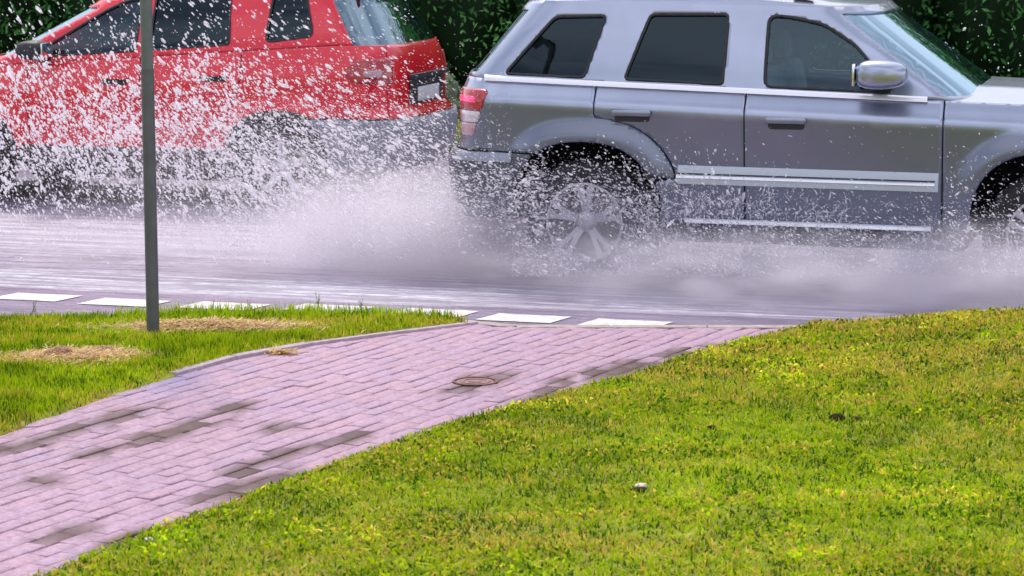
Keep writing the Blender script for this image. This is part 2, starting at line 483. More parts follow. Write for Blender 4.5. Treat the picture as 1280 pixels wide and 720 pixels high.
# edging stones between verge and path
mb = MB()
E_ = np.array([at(a, b, ZP) for a, b in [(222, 470), (270, 455.5), (330, 440.5), (420, 428.5), (500, 417.5), (560, 410), (600, 405.5)]])
es = np.concatenate([[0], np.cumsum(np.linalg.norm(np.diff(E_, axis=0), axis=1))])
s0 = 0.0
while s0 < es[-1] - .05:
    s1 = min(s0 + .5, es[-1])
    a = np.array([np.interp(s0 + .003, es, E_[:, k]) for k in (0, 1)]); b = np.array([np.interp(s1 - .003, es, E_[:, k]) for k in (0, 1)])
    c = (a + b) / 2; d = b - a; n = np.array([-d[1], d[0]]) / np.linalg.norm(d); c = c + n * .028
    w = .055 if s0 < 0.75 else .035
    mb.box((c[0], c[1], ZP - .042 + random.uniform(-.003, .003)), (np.linalg.norm(d), w, .115), math.atan2(d[1], d[0]) + random.gauss(0, .008), .005)
    s0 += .5
edg = mb.build('path_edging', mat('edging_concrete', (0.40, 0.31, 0.36), 0.8, noise=0.2, nscale=25, bump=0.4)); edg['kind'] = 'structure'

# ---- grass
grass_m = mat('grass_blade', rough=0.7, attr=True, spec=0.12)
nt = grass_m.node_tree
_b = nt.nodes['Principled BSDF']; _out = nt.nodes['Material Output']
_t = nt.nodes.new('ShaderNodeBsdfTranslucent'); _a = nt.nodes['Attribute']; nt.links.new(_a.outputs['Color'], _t.inputs[0])
_m = nt.nodes.new('ShaderNodeMixShader'); _m.inputs[0].default_value = 0.42
nt.links.new(_b.outputs[0], _m.inputs[1]); nt.links.new(_t.outputs[0], _m.inputs[2]); nt.links.new(_m.outputs[0], _out.inputs['Surface'])
def blades(name, x, y, z, h, w, colr, lean=0.5, label=None):
    n = len(x)
    a = rng.uniform(0, 2 * PI, n); la = rng.uniform(0, 2 * PI, n); ln = np.abs(rng.normal(0, lean, n))
    wx, wy = np.cos(a) * w / 2, np.sin(a) * w / 2
    dx, dy = np.cos(la) * ln * h, np.sin(la) * ln * h
    hz = h / np.sqrt(1 + ln ** 2 * .6)
    V = np.empty((n, 5, 3), np.float32)
    V[:, 0] = np.stack([x - wx, y - wy, z - .004], 1); V[:, 1] = np.stack([x + wx, y + wy, z - .004], 1)
    V[:, 2] = np.stack([x + dx * .4 + wx * .75, y + dy * .4 + wy * .75, z + hz * .6], 1)
    V[:, 3] = np.stack([x + dx * .4 - wx * .75, y + dy * .4 - wy * .75, z + hz * .6], 1)
    V[:, 4] = np.stack([x + dx, y + dy, z + hz], 1)
    base = (np.arange(n) * 5)[:, None]
    idx = (base + np.array([0, 1, 2, 3, 3, 2, 4])[None]).ravel()
    cnt = np.tile([4, 3], n)
    C = np.repeat(colr[:, None, :], 5, 1).astype(np.float32)
    C[:, 4] *= 1.1
    o = fast_mesh(name, V.reshape(-1, 3), cnt, idx, grass_m, C.reshape(-1, 3))
    return o
def lawn_colors(x, y, dryb, n, seed):
    g1 = np.array([0.16, 0.32, 0.004]); g2 = np.array([0.52, 0.60, 0.008]); yl = np.array([0.80, 0.62, 0.09]); br = np.array([0.58, 0.33, 0.08]); dk = np.array([0.04, 0.12, 0.004])
    t = rng.random(n)[:, None]
    c = g1 * (1 - t) + g2 * t
    pn = vnoise(x, y, 1.1, seed, 3); pn2 = vnoise(x * .5, y * 2.0, 1.6, seed + 1, 3); pn3 = vnoise(x, y, 6, seed + 2, 2)
    c = c * (0.6 + 0.8 * pn + .5 * (pn3 - .5))[:, None]
    pd = np.clip(dryb + (pn2 - .5) * 1.5 + (pn3 - .5) * .7, 0.03, .95)
    u = rng.random(n)
    m1 = u < pd * .65; c[m1] = (yl * rng.uniform(.6, 1.1, (n, 1)))[m1]
    m2 = (u > 1 - pd * .16); c[m2] = (br * rng.uniform(.6, 1.1, (n, 1)))[m2]
    m3 = (u > .5) & (u < .5 + .10 + .25 * (pn3 < .4)); c[m3] = (dk * rng.uniform(.7, 1.5, (n, 1)))[m3]
    return c
def sample(n, x0, x1, y0, y1, keep):
    x = rng.uniform(x0, x1, n); y = rng.uniform(y0, y1, n); k = keep(x, y); return x[k], y[k]
# right lawn: mown short
def keepR(x, y):
    edge = np.where(x < xe, yR(x), yK(x) - .08)
    wob = .035 * (vnoise(x, y, 5, 21) - .35)
    return (y < edge + wob) & (np.abs(x) < .24 * y + .5)
x, y = sample(430000, -3, 4.2, 6.6, 13.2, keepR)
dry = .26 + .22 * smooth((y - 10.0) / 2.0) + .35 * np.exp(-((np.where(x < xe, yR(x), yK(x)) - y - .28) / .22) ** 2) * smooth((x - .4) / .5)
c = lawn_colors(x, y, dry, len(x), 31)
h = rng.uniform(.008, .030, len(x)) * (.7 + .6 * vnoise(x, y, 5, 8))
g = blades('lawn_grass', x, y, z_right(x, y), h, rng.uniform(.003, .010, len(x)), c, 1.4)
tag(g, 'short mown yellow-green grass of the right lawn', 'grass', kind='stuff')
# clover and broad-leaved weeds low in the same lawn
x, y = sample(90000, -3, 4.2, 6.6, 13.2, lambda x, y: keepR(x, y) & (vnoise(x, y, 2.2, 81) > .48))
c = lawn_colors(x, y, .15, len(x), 33) * np.where(vnoise(x, y, 4, 83) > .62, 1.5, 1.0)[:, None]
g = blades('lawn_clover', x, y, z_right(x, y) + rng.uniform(.006, .02, len(x)), rng.uniform(.006, .012, len(x)), rng.uniform(.008, .018, len(x)), c, 1.8)
tag(g, 'low clover and weeds mixed into the right lawn', 'clover', kind='stuff')
# left verge: taller
def keepL(x, y):
    lo = yL(x) + .0 + np.where((x > -1.62), .06, -.02); wob = .03 * (vnoise(x, y, 6, 22) - .5)
    return (y > lo + wob) & (y < yK(x) - .06) & (x < xl_end - .02)
x, y = sample(330000, -4.6, xl_end, 8.6, 13.3, keepL)
hn = vnoise(x, y, 1.6, 41, 3)
def gauss_at(px, py, sx, sy):
    cx, cy = at(px, py, ZP + .02); return np.exp(-((x - cx) / sx) ** 2 - ((y - cy) / sy) ** 2)
dryL = .12 + .6 * gauss_at(95, 443, .30, .22) + .95 * gauss_at(255, 411, .26, .14) + .6 * gauss_at(330, 406, .3, .15) + .5 * gauss_at(30, 408, .3, .12) + .5 * gauss_at(430, 402, .3, .2) + .5 * np.exp(-((y - yL(x) - .02) / .08) ** 2) * (vnoise(x, y, 3, 2) > .5)
c = lawn_colors(x, y, dryL, len(x), 51)
h = rng.uniform(.014, .045, len(x)) * (.5 + 1.0 * hn) * (1 - .7 * np.clip(gauss_at(95, 443, .28, .18) + gauss_at(265, 411, .26, .12), 0, 1)) * (.45 + .55 * smooth((y - yL(x)) / .25)) * (1 + .75 * smooth(1 - (yK(x) - .06 - y) / .16) * (x > -2.1))
g = blades('verge_grass', x, y, z_left(x, y), h, rng.uniform(.003, .006, len(x)), c, .45)
tag(g, 'longer green verge grass around the grey pole', 'grass', kind='stuff')

# dry clippings: flat straw bits
def straw(name, cx, cy, sx, sy, n, zfun, hgt, label, cat, cpal):
    x = rng.normal(cx, sx, n); y = rng.normal(cy, sy, n)
    r2 = ((x - cx) / sx) ** 2 + ((y - cy) / sy) ** 2
    z = zfun(x, y) + hgt * np.exp(-r2 * .6) * rng.uniform(.5, 1.1, n) + .012
    a = rng.uniform(0, PI, n); l = rng.uniform(.015, .05, n); w = rng.uniform(.0015, .0035, n)
    dx, dy = np.cos(a) * l, np.sin(a) * l; dz = rng.normal(0, .25, n) * l
    nx, ny = -np.sin(a) * w, np.cos(a) * w
    V = np.empty((n, 4, 3))
    V[:, 0] = np.stack([x - dx - nx, y - dy - ny, z - dz], 1); V[:, 1] = np.stack([x + dx - nx, y + dy - ny, z + dz], 1)
    V[:, 2] = np.stack([x + dx + nx, y + dy + ny, z + dz + .002], 1); V[:, 3] = np.stack([x - dx + nx, y - dy + ny, z - dz + .002], 1)
    cc = np.array(cpal)[rng.integers(0, len(cpal), n)] * rng.uniform(.7, 1.15, (n, 1))
    o = fast_mesh(name, V.reshape(-1, 3), np.full(n, 4), np.arange(n * 4), grass_m, np.repeat(cc, 4, 0))
    return tag(o, label, cat, kind='stuff')
pal = [(.85, .66, .36), (.78, .56, .28), (.90, .74, .42), (.55, .36, .18)]
cx, cy = at(95, 446, ZP + .02)
straw('straw', cx, cy, .16, .10, 2400, z_left, .015, 'dry straw clippings strewn round the soil heap', 'straw', pal)
cx, cy = at(262, 411, ZP + .02)
straw('straw', cx, cy, .24, .07, 3600, z_left, .025, 'pale strip of dry clippings right of the pole foot', 'straw', pal)
cx, cy = at(340, 441, ZP)
straw('straw', cx + .03, cy - .02, .05, .015, 160, lambda x, y: 0 * x + ZP - .006, .004, 'dry clippings on the bricks at the bend of the edging', 'straw', pal)
# soil heap (lumpy clods)
def soil_heap(name, px, py, r, hgt, n, label):
    cx, cy = at(px, py, ZP + .02); mb = MB()
    for i in range(n):
        a = random.uniform(0, 2 * PI); q = abs(random.gauss(0, .5)) * r
        s = random.uniform(.006, .018)
        bm = bmesh.new(); bmesh.ops.create_icosphere(bm, subdivisions=2, radius=s)
        for v in bm.verts: v.co *= random.uniform(.7, 1.25)
        bm.transform(Matrix.Translation((cx + math.cos(a) * q * 1.5, cy + math.sin(a) * q * .9, ZP + .012 + hgt * math.exp(-(q / r) ** 2 * 2))))
        mb.add([v.co[:] for v in bm.verts], [[v.index for v in f.verts] for f in bm.faces]); bm.free()
    # mound body
    V = []; F = []; m = 14
    for i in range(7):
        q = r * 1.2 * i / 6
        for k in range(m):
            a = 2 * PI * k / m; V.append((cx + math.cos(a) * q * 1.3, cy + math.sin(a) * q * .8, ZP + .004 + hgt * math.exp(-(q / r) ** 2 * 2) * random.uniform(.85, 1.1)))
    for i in range(6):
        for k in range(m): F.append((i * m + k, i * m + (k + 1) % m, (i + 1) * m + (k + 1) % m, (i + 1) * m + k))
    mb.add(V, F)
    return tag(mb.build(name, mat('dry_soil', (0.38, 0.22, 0.13), 0.95, noise=0.6, nscale=60), smooth=True), label, 'soil heap', 'small heaps of soil in the left verge')
soil_heap('soil_heap', 76, 446, .09, .045, 80, 'larger brown soil heap in the verge left of the pole')
soil_heap('soil_heap', 131, 441, .04, .03, 30, 'small dark clod in the straw beside the larger soil heap')

# little weeds with flowers at the road edge of the verge
def weed(px, py, hgt, n, flower, label):
    cx, cy = at(px, py, ZP)
    root = empty('weed', (cx, cy, ZP + .01)); tag(root, label, 'plant', 'tall weeds in the verge')
    mb = MB(); heads = []
    for i in range(n):
        a = random.uniform(0, 2 * PI); l = random.uniform(.1, .35); hh = hgt * random.uniform(.6, 1)
        tip = (math.cos(a) * l * hh, math.sin(a) * l * hh, hh)
        mb.tube([(random.uniform(-.02, .02), random.uniform(-.01, .01), 0), (tip[0] * .4, tip[1] * .4, hh * .6), tip], [.0016, .0014, .0008], 5)
        for t in (.3, .5, .7):
            b_ = random.uniform(0, 6.3); c0 = Vector((tip[0] * t, tip[1] * t, hh * t)); d = Vector((math.cos(b_), math.sin(b_), .6)) * .018; s_ = Vector((-math.sin(b_), math.cos(b_), 0)) * .003
            mb.add([c0, c0 + d * .5 + s_, c0 + d, c0 + d * .5 - s_], [(0, 1, 2, 3)])
        heads.append(tip)
    mb.build('stem', mat('weed_green', (0.10, 0.20, 0.03), .6, noise=.3, nscale=40), root)
    for t in heads:
        mb = MB()
        for k in range(6):
            a = k * PI / 3; d = Vector((math.cos(a), math.sin(a), .3)) * (.007 if flower else .003); s_ = Vector((-math.sin(a), math.cos(a), 0)) * .003
            c0 = Vector(t); mb.add([c0, c0 + d + s_, c0 + d * 1.3 + Vector((0, 0, .002)), c0 + d - s_], [(0, 1, 2, 3)])
        mb.build('flower' if flower else 'seed_head', mat('weed_flower_' + str(flower), (0.75, 0.35, 0.5) if flower else (.35, .32, .14), .7, noise=.2), root)
weed(266, 391, .07, 3, True, 'pink flowering weed just right of the grey pole')
weed(312, 391, .07, 3, True, 'pink flowering weed farther right of the pole, over the fourth dash')
weed(398, 393, .12, 4, False, 'tallest green weed stems in the middle of the verge edge')
weed(452, 392, .08, 4, False, 'green weed stems near the right end of the verge')
weed(43, 397, .08, 4, False, 'low weed stems at the left end of the verge edge')

# litter on the right lawn
def crumple(name, px, py, r, flat, colr, label, cat):
    x, y = at(px, py, ZP + .08); z = float(z_right(np.float64(x), np.float64(y)))
    x, y = at(px, py, z + .015)
    bm = bmesh.new(); bmesh.ops.create_icosphere(bm, subdivisions=3, radius=r)
    for v in bm.verts:
        n_ = .55 + .9 * float(vnoise(v.co.x * 30 + 5, v.co.y * 30 + v.co.z * 20, 1, 77))
        v.co = Vector((v.co.x * 1.3 * n_, v.co.y * n_, v.co.z * flat * n_))
    o = mesh_obj(name, [v.co[:] for v in bm.verts], [[v.index for v in f.verts] for f in bm.faces], mat(name + '_m' + str(px), colr, .95, noise=.4, nscale=80, spec=.05), loc=(x, y, z + .008), rot=(0, 0, random.uniform(0, 3)))
    bm.free(); return tag(o, label, cat)
crumple('soil_clod', 1047, 521, .027, .6, (.03, .02, .012), 'black clod lying in the right lawn', 'clod')
crumple('soil_clod', 1070, 521, .016, .5, (.07, .05, .02), 'small brown clod just right of the black clod', 'clod')
crumple('soil_clod', 889, 533, .014, .7, (.03, .02, .015), 'tiny dark clod left of the black clod on the right lawn', 'clod')
crumple('stone_shadow', 797, 610, .026, .4, (.05, .035, .02), 'dark lump standing for the shadow under the pale stone in the right lawn', 'shadow')  # shadow under the pale stone, modelled as a dark lump
crumple('pebble', 803, 606, .018, .6, (.62, .55, .45), 'pale stone in the grass of the right lawn', 'stone')
crumple('pebble', 186, 672, .012, .5, (.7, .68, .66), 'tiny white stone at the lower path edge', 'stone')

# utility cover in the path
ux, uy = at(594, 477.5, ZP)
uc = empty('utility_cover', (ux, uy, ZP + .002)); tag(uc, 'small round rusty utility cover set in the brick path', 'utility cover')
mb = MB(); mb.lathe([(.105, -.01), (.105, .004), (.092, .004), (.092, -.01)], 40, Matrix.Rotation(PI / 2, 4, 'X')); mb.build('frame', mat('rusty_iron', (.10, .04, .03), .6, .3, noise=.5, nscale=30), uc)
mb = MB(); mb.lathe([(.001, .004), (.03, .004), (.032, .001), (.05, .001), (.052, .004), (.07, .004), (.072, .001), (.088, .001), (.089, -.008), (.001, -.008)], 40, Matrix.Rotation(PI / 2, 4, 'X'))
mb.build('lid', mat('worn_iron', (.20, .10, .10), .5, .35, noise=.35, nscale=30), uc)

# pole
px_, py_ = at(191.5, 420, ZP + .01)
pole = empty('sign_post', (px_, py_, ZP - .02)); tag(pole, 'slim dark grey steel post standing in the left verge', 'post')
mb = MB(); mb.tube([(0, 0, 0), (0, 0, 1.38)], .0325, 28); mb.build('post_base', mat('grey_steel', (.11, .118, .122), .45, .3, noise=.15, nscale=14), pole)
mb = MB(); mb.tube([(0, 0, 1.381), (0, 0, 3.3)], .0300, 28); mb.build('post_top', mat('grey_steel_upper', (.13, .155, .14), .45, .25, noise=.15, nscale=14), pole)
mb = MB(); mb.tube([(0, 0, 3.3), (0, 0, 3.32), (0, 0, 3.33)], [.034, .034, .02], 24); mb.build('cap', mat('black_plastic', (.02, .02, .022), .5, noise=.1), pole)

# =================================================================== VEHICLES
def _unit_table(n=3.4, a=.42, b=.9):
    th = np.linspace(0, PI / 2, 2000); X = np.sin(th) ** (2 / n); Y = np.cos(th) ** (2 / n)
    s = np.concatenate([[0], np.cumsum(np.hypot(np.diff(X) * a, np.diff(Y) * b))])
    return s / s[-1], X, Y, s[-1]
class Shape:
    """Surface of one vehicle: s runs from the rear centre line along the side to the front centre line, z is height."""
    def __init__(s, sp, upper):
        s.sp = sp; s.up = upper
        s.c0 = sp['cr']; s.c1 = sp['cfu'] if upper else sp['cfl']
        s.tr = _unit_table(sp.get('nr', 3.4), s.c0, .88); s.tf = _unit_table(sp.get('nfu', 3.0) if upper else 3.4, s.c1, .8)
    def xr(s, z): t = s.sp['xr']; return np.interp(z, *t)
    def xf(s, z): t = s.sp['xfu' if s.up else 'xfl']; return np.interp(z, *t)
    def s_rear(s, z): return s.xr(z) + s.c0 - s.tr[3]
    def s_front(s, z): return s.xf(z) - s.c1 + s.tf[3]
    def w(s, x, z):
        sp = s.sp; rz = z - sp['zb'](x)
        k = np.array([-.018, 0, .018]); v = 0
        for q in k: v = v + np.interp(rz + q, *sp['wz'])
        v = v / 3
        v = v - .05 * ((x - sp['xm']) / 2.3) ** 4 - .012 * ((x - sp['xm']) / 2.3) ** 2
        for cx in (0, sp['wb']):
            f = sp['flare']; r = (np.abs((x - cx) / f[3]) ** 2.5 + np.abs((z - sp['wr']) / f[0]) ** 2.5) ** .4
            v = v + f[1] * smooth((1 - r) / f[2]) * (z < sp['zb'](x))
        for fn in sp.get('extra', []): v = v + fn(x, z)
        return v
    def P(s, S, z, side=-1, off=0.0):
        S = np.asarray(S, float); z = np.asarray(z, float)
        def base(S, z):
            sr = s.xr(z) + s.c0; sf = s.xf(z) - s.c1
            x = S.copy(); y = s.w(S, z)
            m = S < sr
            t = np.clip((sr - S) / s.tr[3], 0, 1); X = np.interp(t, s.tr[0], s.tr[1]); Y = np.interp(t, s.tr[0], s.tr[2])
            x = np.where(m, sr - s.c0 * X, x); y = np.where(m, s.w(np.maximum(sr, S), z) * Y, y)
            m = S > sf
            t = np.clip((S - sf) / s.tf[3], 0, 1); X = np.interp(t, s.tf[0], s.tf[1]); Y = np.interp(t, s.tf[0], s.tf[2])
            x = np.where(m, sf + s.c1 * X, x); y = np.where(m, s.w(np.minimum(sf, S), z) * Y, y)
            return np.stack([x, y, z + 0 * x], -1)
        p = base(S, z)
        if np.any(off):
            e = .004
            du = base(S + e, z) - base(S - e, z); dv = base(S, z + e) - base(S, z - e)
            n = np.cross(dv, du); n[..., 1] = np.where(np.abs(n[..., 1]) < 1e-12, 1e-12, n[..., 1])
            ln = np.linalg.norm(n, axis=-1, keepdims=True); n = n / np.maximum(ln, 1e-9)
            # outwards
            ctr = np.array([s.sp['xm'], 0, .9]); sg = np.sign(((p - ctr) * n * np.array([1, 2, .2])).sum(-1, keepdims=True)); n = n * np.where(sg == 0, 1, sg)
            p = p + n * off
            p[..., 1] = np.where(base(S, z)[..., 1] < 1e-6, 0, np.maximum(p[..., 1], 0))
        p[..., 1] *= side
        return p
def pip(px, py, poly):
    poly = np.asarray(poly); x1, y1 = poly[:, 0], poly[:, 1]; x2, y2 = np.roll(x1, -1), np.roll(y1, -1)
    r = np.zeros(len(px), bool)
    for a, b, c, d in zip(x1, y1, x2, y2):
        cond = ((b > py) != (d > py)); 
        with np.errstate(divide='ignore', invalid='ignore'): xi = (c - a) * (py - b) / (d - b) + a
        r ^= cond & (px < xi)
    return r
def densify(poly, h):
    out = []
    for i in range(len(poly)):
        a = np.array(poly[i], float); b = np.array(poly[(i + 1) % len(poly)], float); n = max(1, int(np.ceil(np.linalg.norm(b - a) / h)))
        for k in range(n): out.append(tuple(a + (b - a) * k / n))
    res = [out[0]]
    for p in out[1:]:
        if math.hypot(p[0] - res[-1][0], p[1] - res[-1][1]) > 1e-4: res.append(p)
    return res
def rounded(poly, r, k=4):
    """round the corners of a polygon"""
    out = []; n = len(poly)
    for i in range(n):
        p0, p1, p2 = (np.array(poly[(i + q) % n], float) for q in (-1, 0, 1))
        a = p0 - p1; b = p2 - p1; la, lb = np.linalg.norm(a), np.linalg.norm(b); rr = min(r, la * .45, lb * .45)
        A_ = p1 + a / la * rr; B_ = p1 + b / lb * rr
        for t in np.linspace(0, 1, k): out.append(tuple((1 - t) ** 2 * A_ + 2 * t * (1 - t) * p1 + t * t * B_))
    return out
def inset(poly, d):
    """shrink polygon (any winding) by d"""
    P_ = np.array(poly, float); n = len(P_); ar = 0.5 * np.sum(P_[:, 0] * np.roll(P_[:, 1], -1) - np.roll(P_[:, 0], -1) * P_[:, 1]); sg = 1 if ar > 0 else -1
    out = []
    for i in range(n):
        a = P_[i] - P_[i - 1]; b = P_[(i + 1) % n] - P_[i]
        na = np.array([-a[1], a[0]]) / max(np.linalg.norm(a), 1e-9) * sg; nb = np.array([-b[1], b[0]]) / max(np.linalg.norm(b), 1e-9) * sg
        m = na + nb; m /= max(np.linalg.norm(m), 1e-6); c = max(.4, float(m @ na)); out.append(tuple(P_[i] + m * d / c))
    return out
def patch(name, sh, outer, mat_, parent, holes=(), side=-1, both=False, off=0.0, h=.024, thick=.012, zrow=None):
    """a panel on the vehicle's surface with the given (s, z) outline"""
    loops = [densify(outer, h)] + [densify(q, h) for q in holes]
    pts = []; edges = []
    for L_ in loops:
        b = len(pts); pts += L_; edges += [(b + i, b + (i + 1) % len(L_)) for i in range(len(L_))]
    O = np.array(loops[0]); x0, y0 = O.min(0); x1, y1 = O.max(0)
    gx = np.arange(x0 + h / 2, x1, h); gy = np.arange(y0 + h / 2, y1, h)
    if len(gx) and len(gy):
        X, Y = np.meshgrid(gx, gy); X = X.ravel(); Y = Y.ravel()
        if zrow is not None: Y = Y + (zrow(X) - zrow(np.float64(x0)))
        ok = pip(X, Y, O)
        for L_ in loops[1:]: ok &= ~pip(X, Y, L_)
        B = np.array(pts)
        for i in range(0, len(X)):
            if ok[i] and np.min((B[:, 0] - X[i]) ** 2 + (B[:, 1] - Y[i]) ** 2) > (h * .45) ** 2: pts.append((X[i], Y[i]))
    r = delaunay_2d_cdt([Vector(p) for p in pts], edges, [], 0, 1e-6)
    V2 = np.array([v[:] for v in r[0]]); T = [tuple(f) for f in r[2]]
    cen = np.array([V2[list(t)].mean(0) for t in T]); ok = pip(cen[:, 0], cen[:, 1], loops[0])
    for L_ in loops[1:]: ok &= ~pip(cen[:, 0], cen[:, 1], L_)
    T = [t for t, k in zip(T, ok) if k]
    V = sh.P(V2[:, 0], V2[:, 1], side, off)
    # orientation: outwards
    if T:
        a, b, c = (V[T[0][k]] for k in range(3)); n = np.cross(b - a, c - a); ctr = np.array([sh.sp['xm'], 0, .8])
        sgn = 0
        for t in T[::max(1, len(T) // 40)]:
            a, b, c = (V[t[k]] for k in range(3)); sgn += np.sign(np.cross(b - a, c - a) @ ((a - ctr) * (1, 2, .3)))
        if sgn < 0: T = [t[::-1] for t in T]
    V = list(map(tuple, V))
    if both:
        n = len(V); V = V + [(x, -y, z) for x, y, z in V]; T = T + [tuple(i + n for i in t[::-1]) for t in T]
        bm = bmesh.new(); vv = [bm.verts.new(v) for v in V]
        for t in T:
            try: bm.faces.new([vv[i] for i in t])
            except ValueError: pass
        bmesh.ops.remove_doubles(bm, verts=bm.verts[:], dist=.0008)
        bm.verts.ensure_lookup_table(); bm.verts.index_update()
        V = [v.co[:] for v in bm.verts]; T = [tuple(v.index for v in f.verts) for f in bm.faces]; bm.free()
    o = mesh_obj(name, V, T, mat_, parent, sharp=38)
    if thick:
        m = o.modifiers.new('thickness', 'SOLIDIFY'); m.thickness = thick; m.offset = -1
    return o
def ribbon(name, sh, S, z0, z1, off, mat_, parent, side=-1, edge=.006):
    S = np.asarray(S, float); z0 = z0 + 0 * S; z1 = z1 + 0 * S; zm = (z0 + z1) / 2
    b = edge
    rows = [(z0, off - .012), (z0 + b * .4, off + .004), (zm, off + .001), (z1 - b * .4, off - .008), (z1, off - .016)]
    V = []; 
    for z, o_ in rows:
        q = sh.P(S, zm, side, 0.0) * (1, 1, 0) + np.stack([0 * S, 0 * S, z], 1)
        q[:, 1] += side * o_
        V += [tuple(p) for p in q]
    n = len(S); F = []
    for j in range(4):
        for i in range(n - 1):
            f = (j * n + i, j * n + i + 1, (j + 1) * n + i + 1, (j + 1) * n + i); F.append(f if side < 0 else f[::-1])
    F.append(tuple(j * n for j in range(5))); F.append(tuple(j * n + n - 1 for j in range(5)))
    return mesh_obj(name, V, F, mat_, parent, sharp=50)
def arch(cx, zc, rx, rz, x_from_front, z_bot, n=26, e=2.4):
    """points of a wheel arch from one foot to the other, going front->rear or rear->front"""
    pts = []
    zr = max(-1, (z_bot - zc) / rz)
    a0 = math.asin(max(-1, min(1, zr)))
    for k in range(n + 1):
        a = a0 + (PI - 2 * a0) * k / n
        ca, sa = math.cos(a), math.sin(a)
        pts.append((cx + rx * math.copysign(abs(ca) ** (2 / e), ca), zc + rz * math.copysign(abs(sa) ** (2 / e), sa)))
    pts[0] = (pts[0][0], z_bot); pts[-1] = (pts[-1][0], z_bot)
    return pts if x_from_front else pts[::-1]

TYRE = mat('tyre_rubber', (.018, .018, .02), .75, noise=.3, nscale=60)
ALLOY = mat('wheel_alloy', (.62, .61, .64), .35, .85, noise=.06)
DARK = mat('black_trim', (.022, .023, .027), .55, noise=.2, nscale=30)
WELL = mat('arch_liner', (.012, .012, .014), .9, noise=.3)
CHROME = mat('chrome', (.85, .86, .9), .10, 1.0)
BRIGHT = mat('bright_moulding', (.88, .88, .93), .32, .45, coat=.5)
BRAKE = mat('brake_iron', (.12, .11, .10), .45, .8, noise=.2)
SEAT = mat('seat_cloth', (.30, .30, .32), .9, noise=.2)
LENS_R = mat('red_lens', (.42, .01, .015), .15, coat=1)
LENS_RL = mat('lit_brake_lamp', (.6, .01, .03), .2, coat=1, emit=(1.0, .02, .10), estr=2.2)
LENS_W = mat('clear_lens', (.62, .56, .58), .12, coat=1, metal=.3)
PLATE = mat('plate_white', (.6, .6, .62), .4, noise=.05)

def make_wheel(root, x, side, R_, W_, ytrack, spokes=5, twin=True, rot=0.0):
    M = Matrix.Translation((x, side * ytrack, R_))
    S_ = Matrix.Scale(side, 4, (0, 1, 0))
    w2 = W_ / 2; r = R_ * .66
    mb = MB()
    prof = [(r, -w2 * .8), (R_ * .80, -w2), (R_ * .93, -w2 * .98), (R_ * .985, -w2 * .8), (R_, -w2 * .45), (R_, w2 * .45), (R_ * .985, w2 * .8), (R_ * .93, w2 * .98), (R_ * .80, w2), (r, w2 * .8), (r * .97, w2 * .5), (r * .97, -w2 * .5)]
    mb.lathe(prof, 64, M @ S_)
    for k in range(64):   # tread blocks
        a = 2 * PI * (k + .5) / 64
        for yy in (-.6, 0, .6):
            bx = MB(); bx.box((0, 0, 0), (R_ * .055, w2 * .42, .012))
            T = M @ Matrix.Rotation(a, 4, 'Y') @ Matrix.Translation((0, yy * w2, R_ + .002))
            mb.add([T @ Vector(v) for v in bx.v], bx.f)
    hub = MB(); hub.lathe([(.001, w2 * .25), (.055, w2 * .25), (.06, -.05), (.001, -.05)], 24, M @ S_)
    wheel = hub.build('wheel', BRAKE, root)
    mb.build('tyre', TYRE, wheel)
    rm = MB()
    rm.lathe([(r * .99, w2 * .80), (r * .985, w2 * .86), (r * .93, w2 * .84), (r * .88, w2 * .3), (r * .86, -w2 * .7), (r * .96, -w2 * .7), (r * .96, w2 * .5)], 56, M @ S_)
    rm.lathe([(.001, w2 * .62), (.035, w2 * .62), (.062, w2 * .5), (.078, w2 * .3), (.078, w2 * .0), (.001, 0)], 32, M @ S_)
    for k in range(spokes):
        a0 = rot + 2 * PI * k / spokes
        for dlt in ((-.17, .17) if twin else (0,)):
            a1 = a0 + dlt
            wd = .020 if twin else .034
            p0 = Vector((math.cos(a0 + dlt * .35) * .06, 0, math.sin(a0 + dlt * .35) * .06)); p1 = Vector((math.cos(a1) * r * .92, 0, math.sin(a1) * r * .92))
            d = (p1 - p0).normalized(); n = Vector((-d.z, 0, d.x))
            V = []
            for t, hgt, ww in ((0, .50, 1.35), (.35, .66, 1.0), (.75, .74, 1.0), (1.0, .80, 1.5)):
                c = p0.lerp(p1, t); y = w2 * hgt
                for (nn, dy) in ((-1, -.030), (-.75, 0), (.75, 0), (1, -.030)): V.append(M @ S_ @ Vector((c.x + n.x * wd * ww * nn, y + dy, c.z + n.z * wd * ww * nn)))
            F = []
            for i in range(3):
                for j in range(4): F.append((i * 4 + j, i * 4 + (j + 1) % 4, (i + 1) * 4 + (j + 1) % 4, (i + 1) * 4 + j))
            F += [(0, 1, 2, 3), (12, 13, 14, 15)]
            rm.add(V, F)
    rm.build('rim', ALLOY, wheel)
    bd_ = MB(); bd_.lathe([(.06, -.01), (r * .78, -.01), (r * .78, .012), (.06, .012)], 40, M @ S_); bd_.build('brake_disc', BRAKE, wheel)
    return wheel
def seat(mb, x, y, z, fwd=1):
    mb.box((x, y, z), (.5, .5, .16), 0, .05)
    mb.box((x - .27, y, z + .34), (.14, .48, .62), 0, .05, ry=R(-12))
    mb.box((x - .36, y, z + .74), (.09, .26, .18), 0, .035, ry=R(-8))

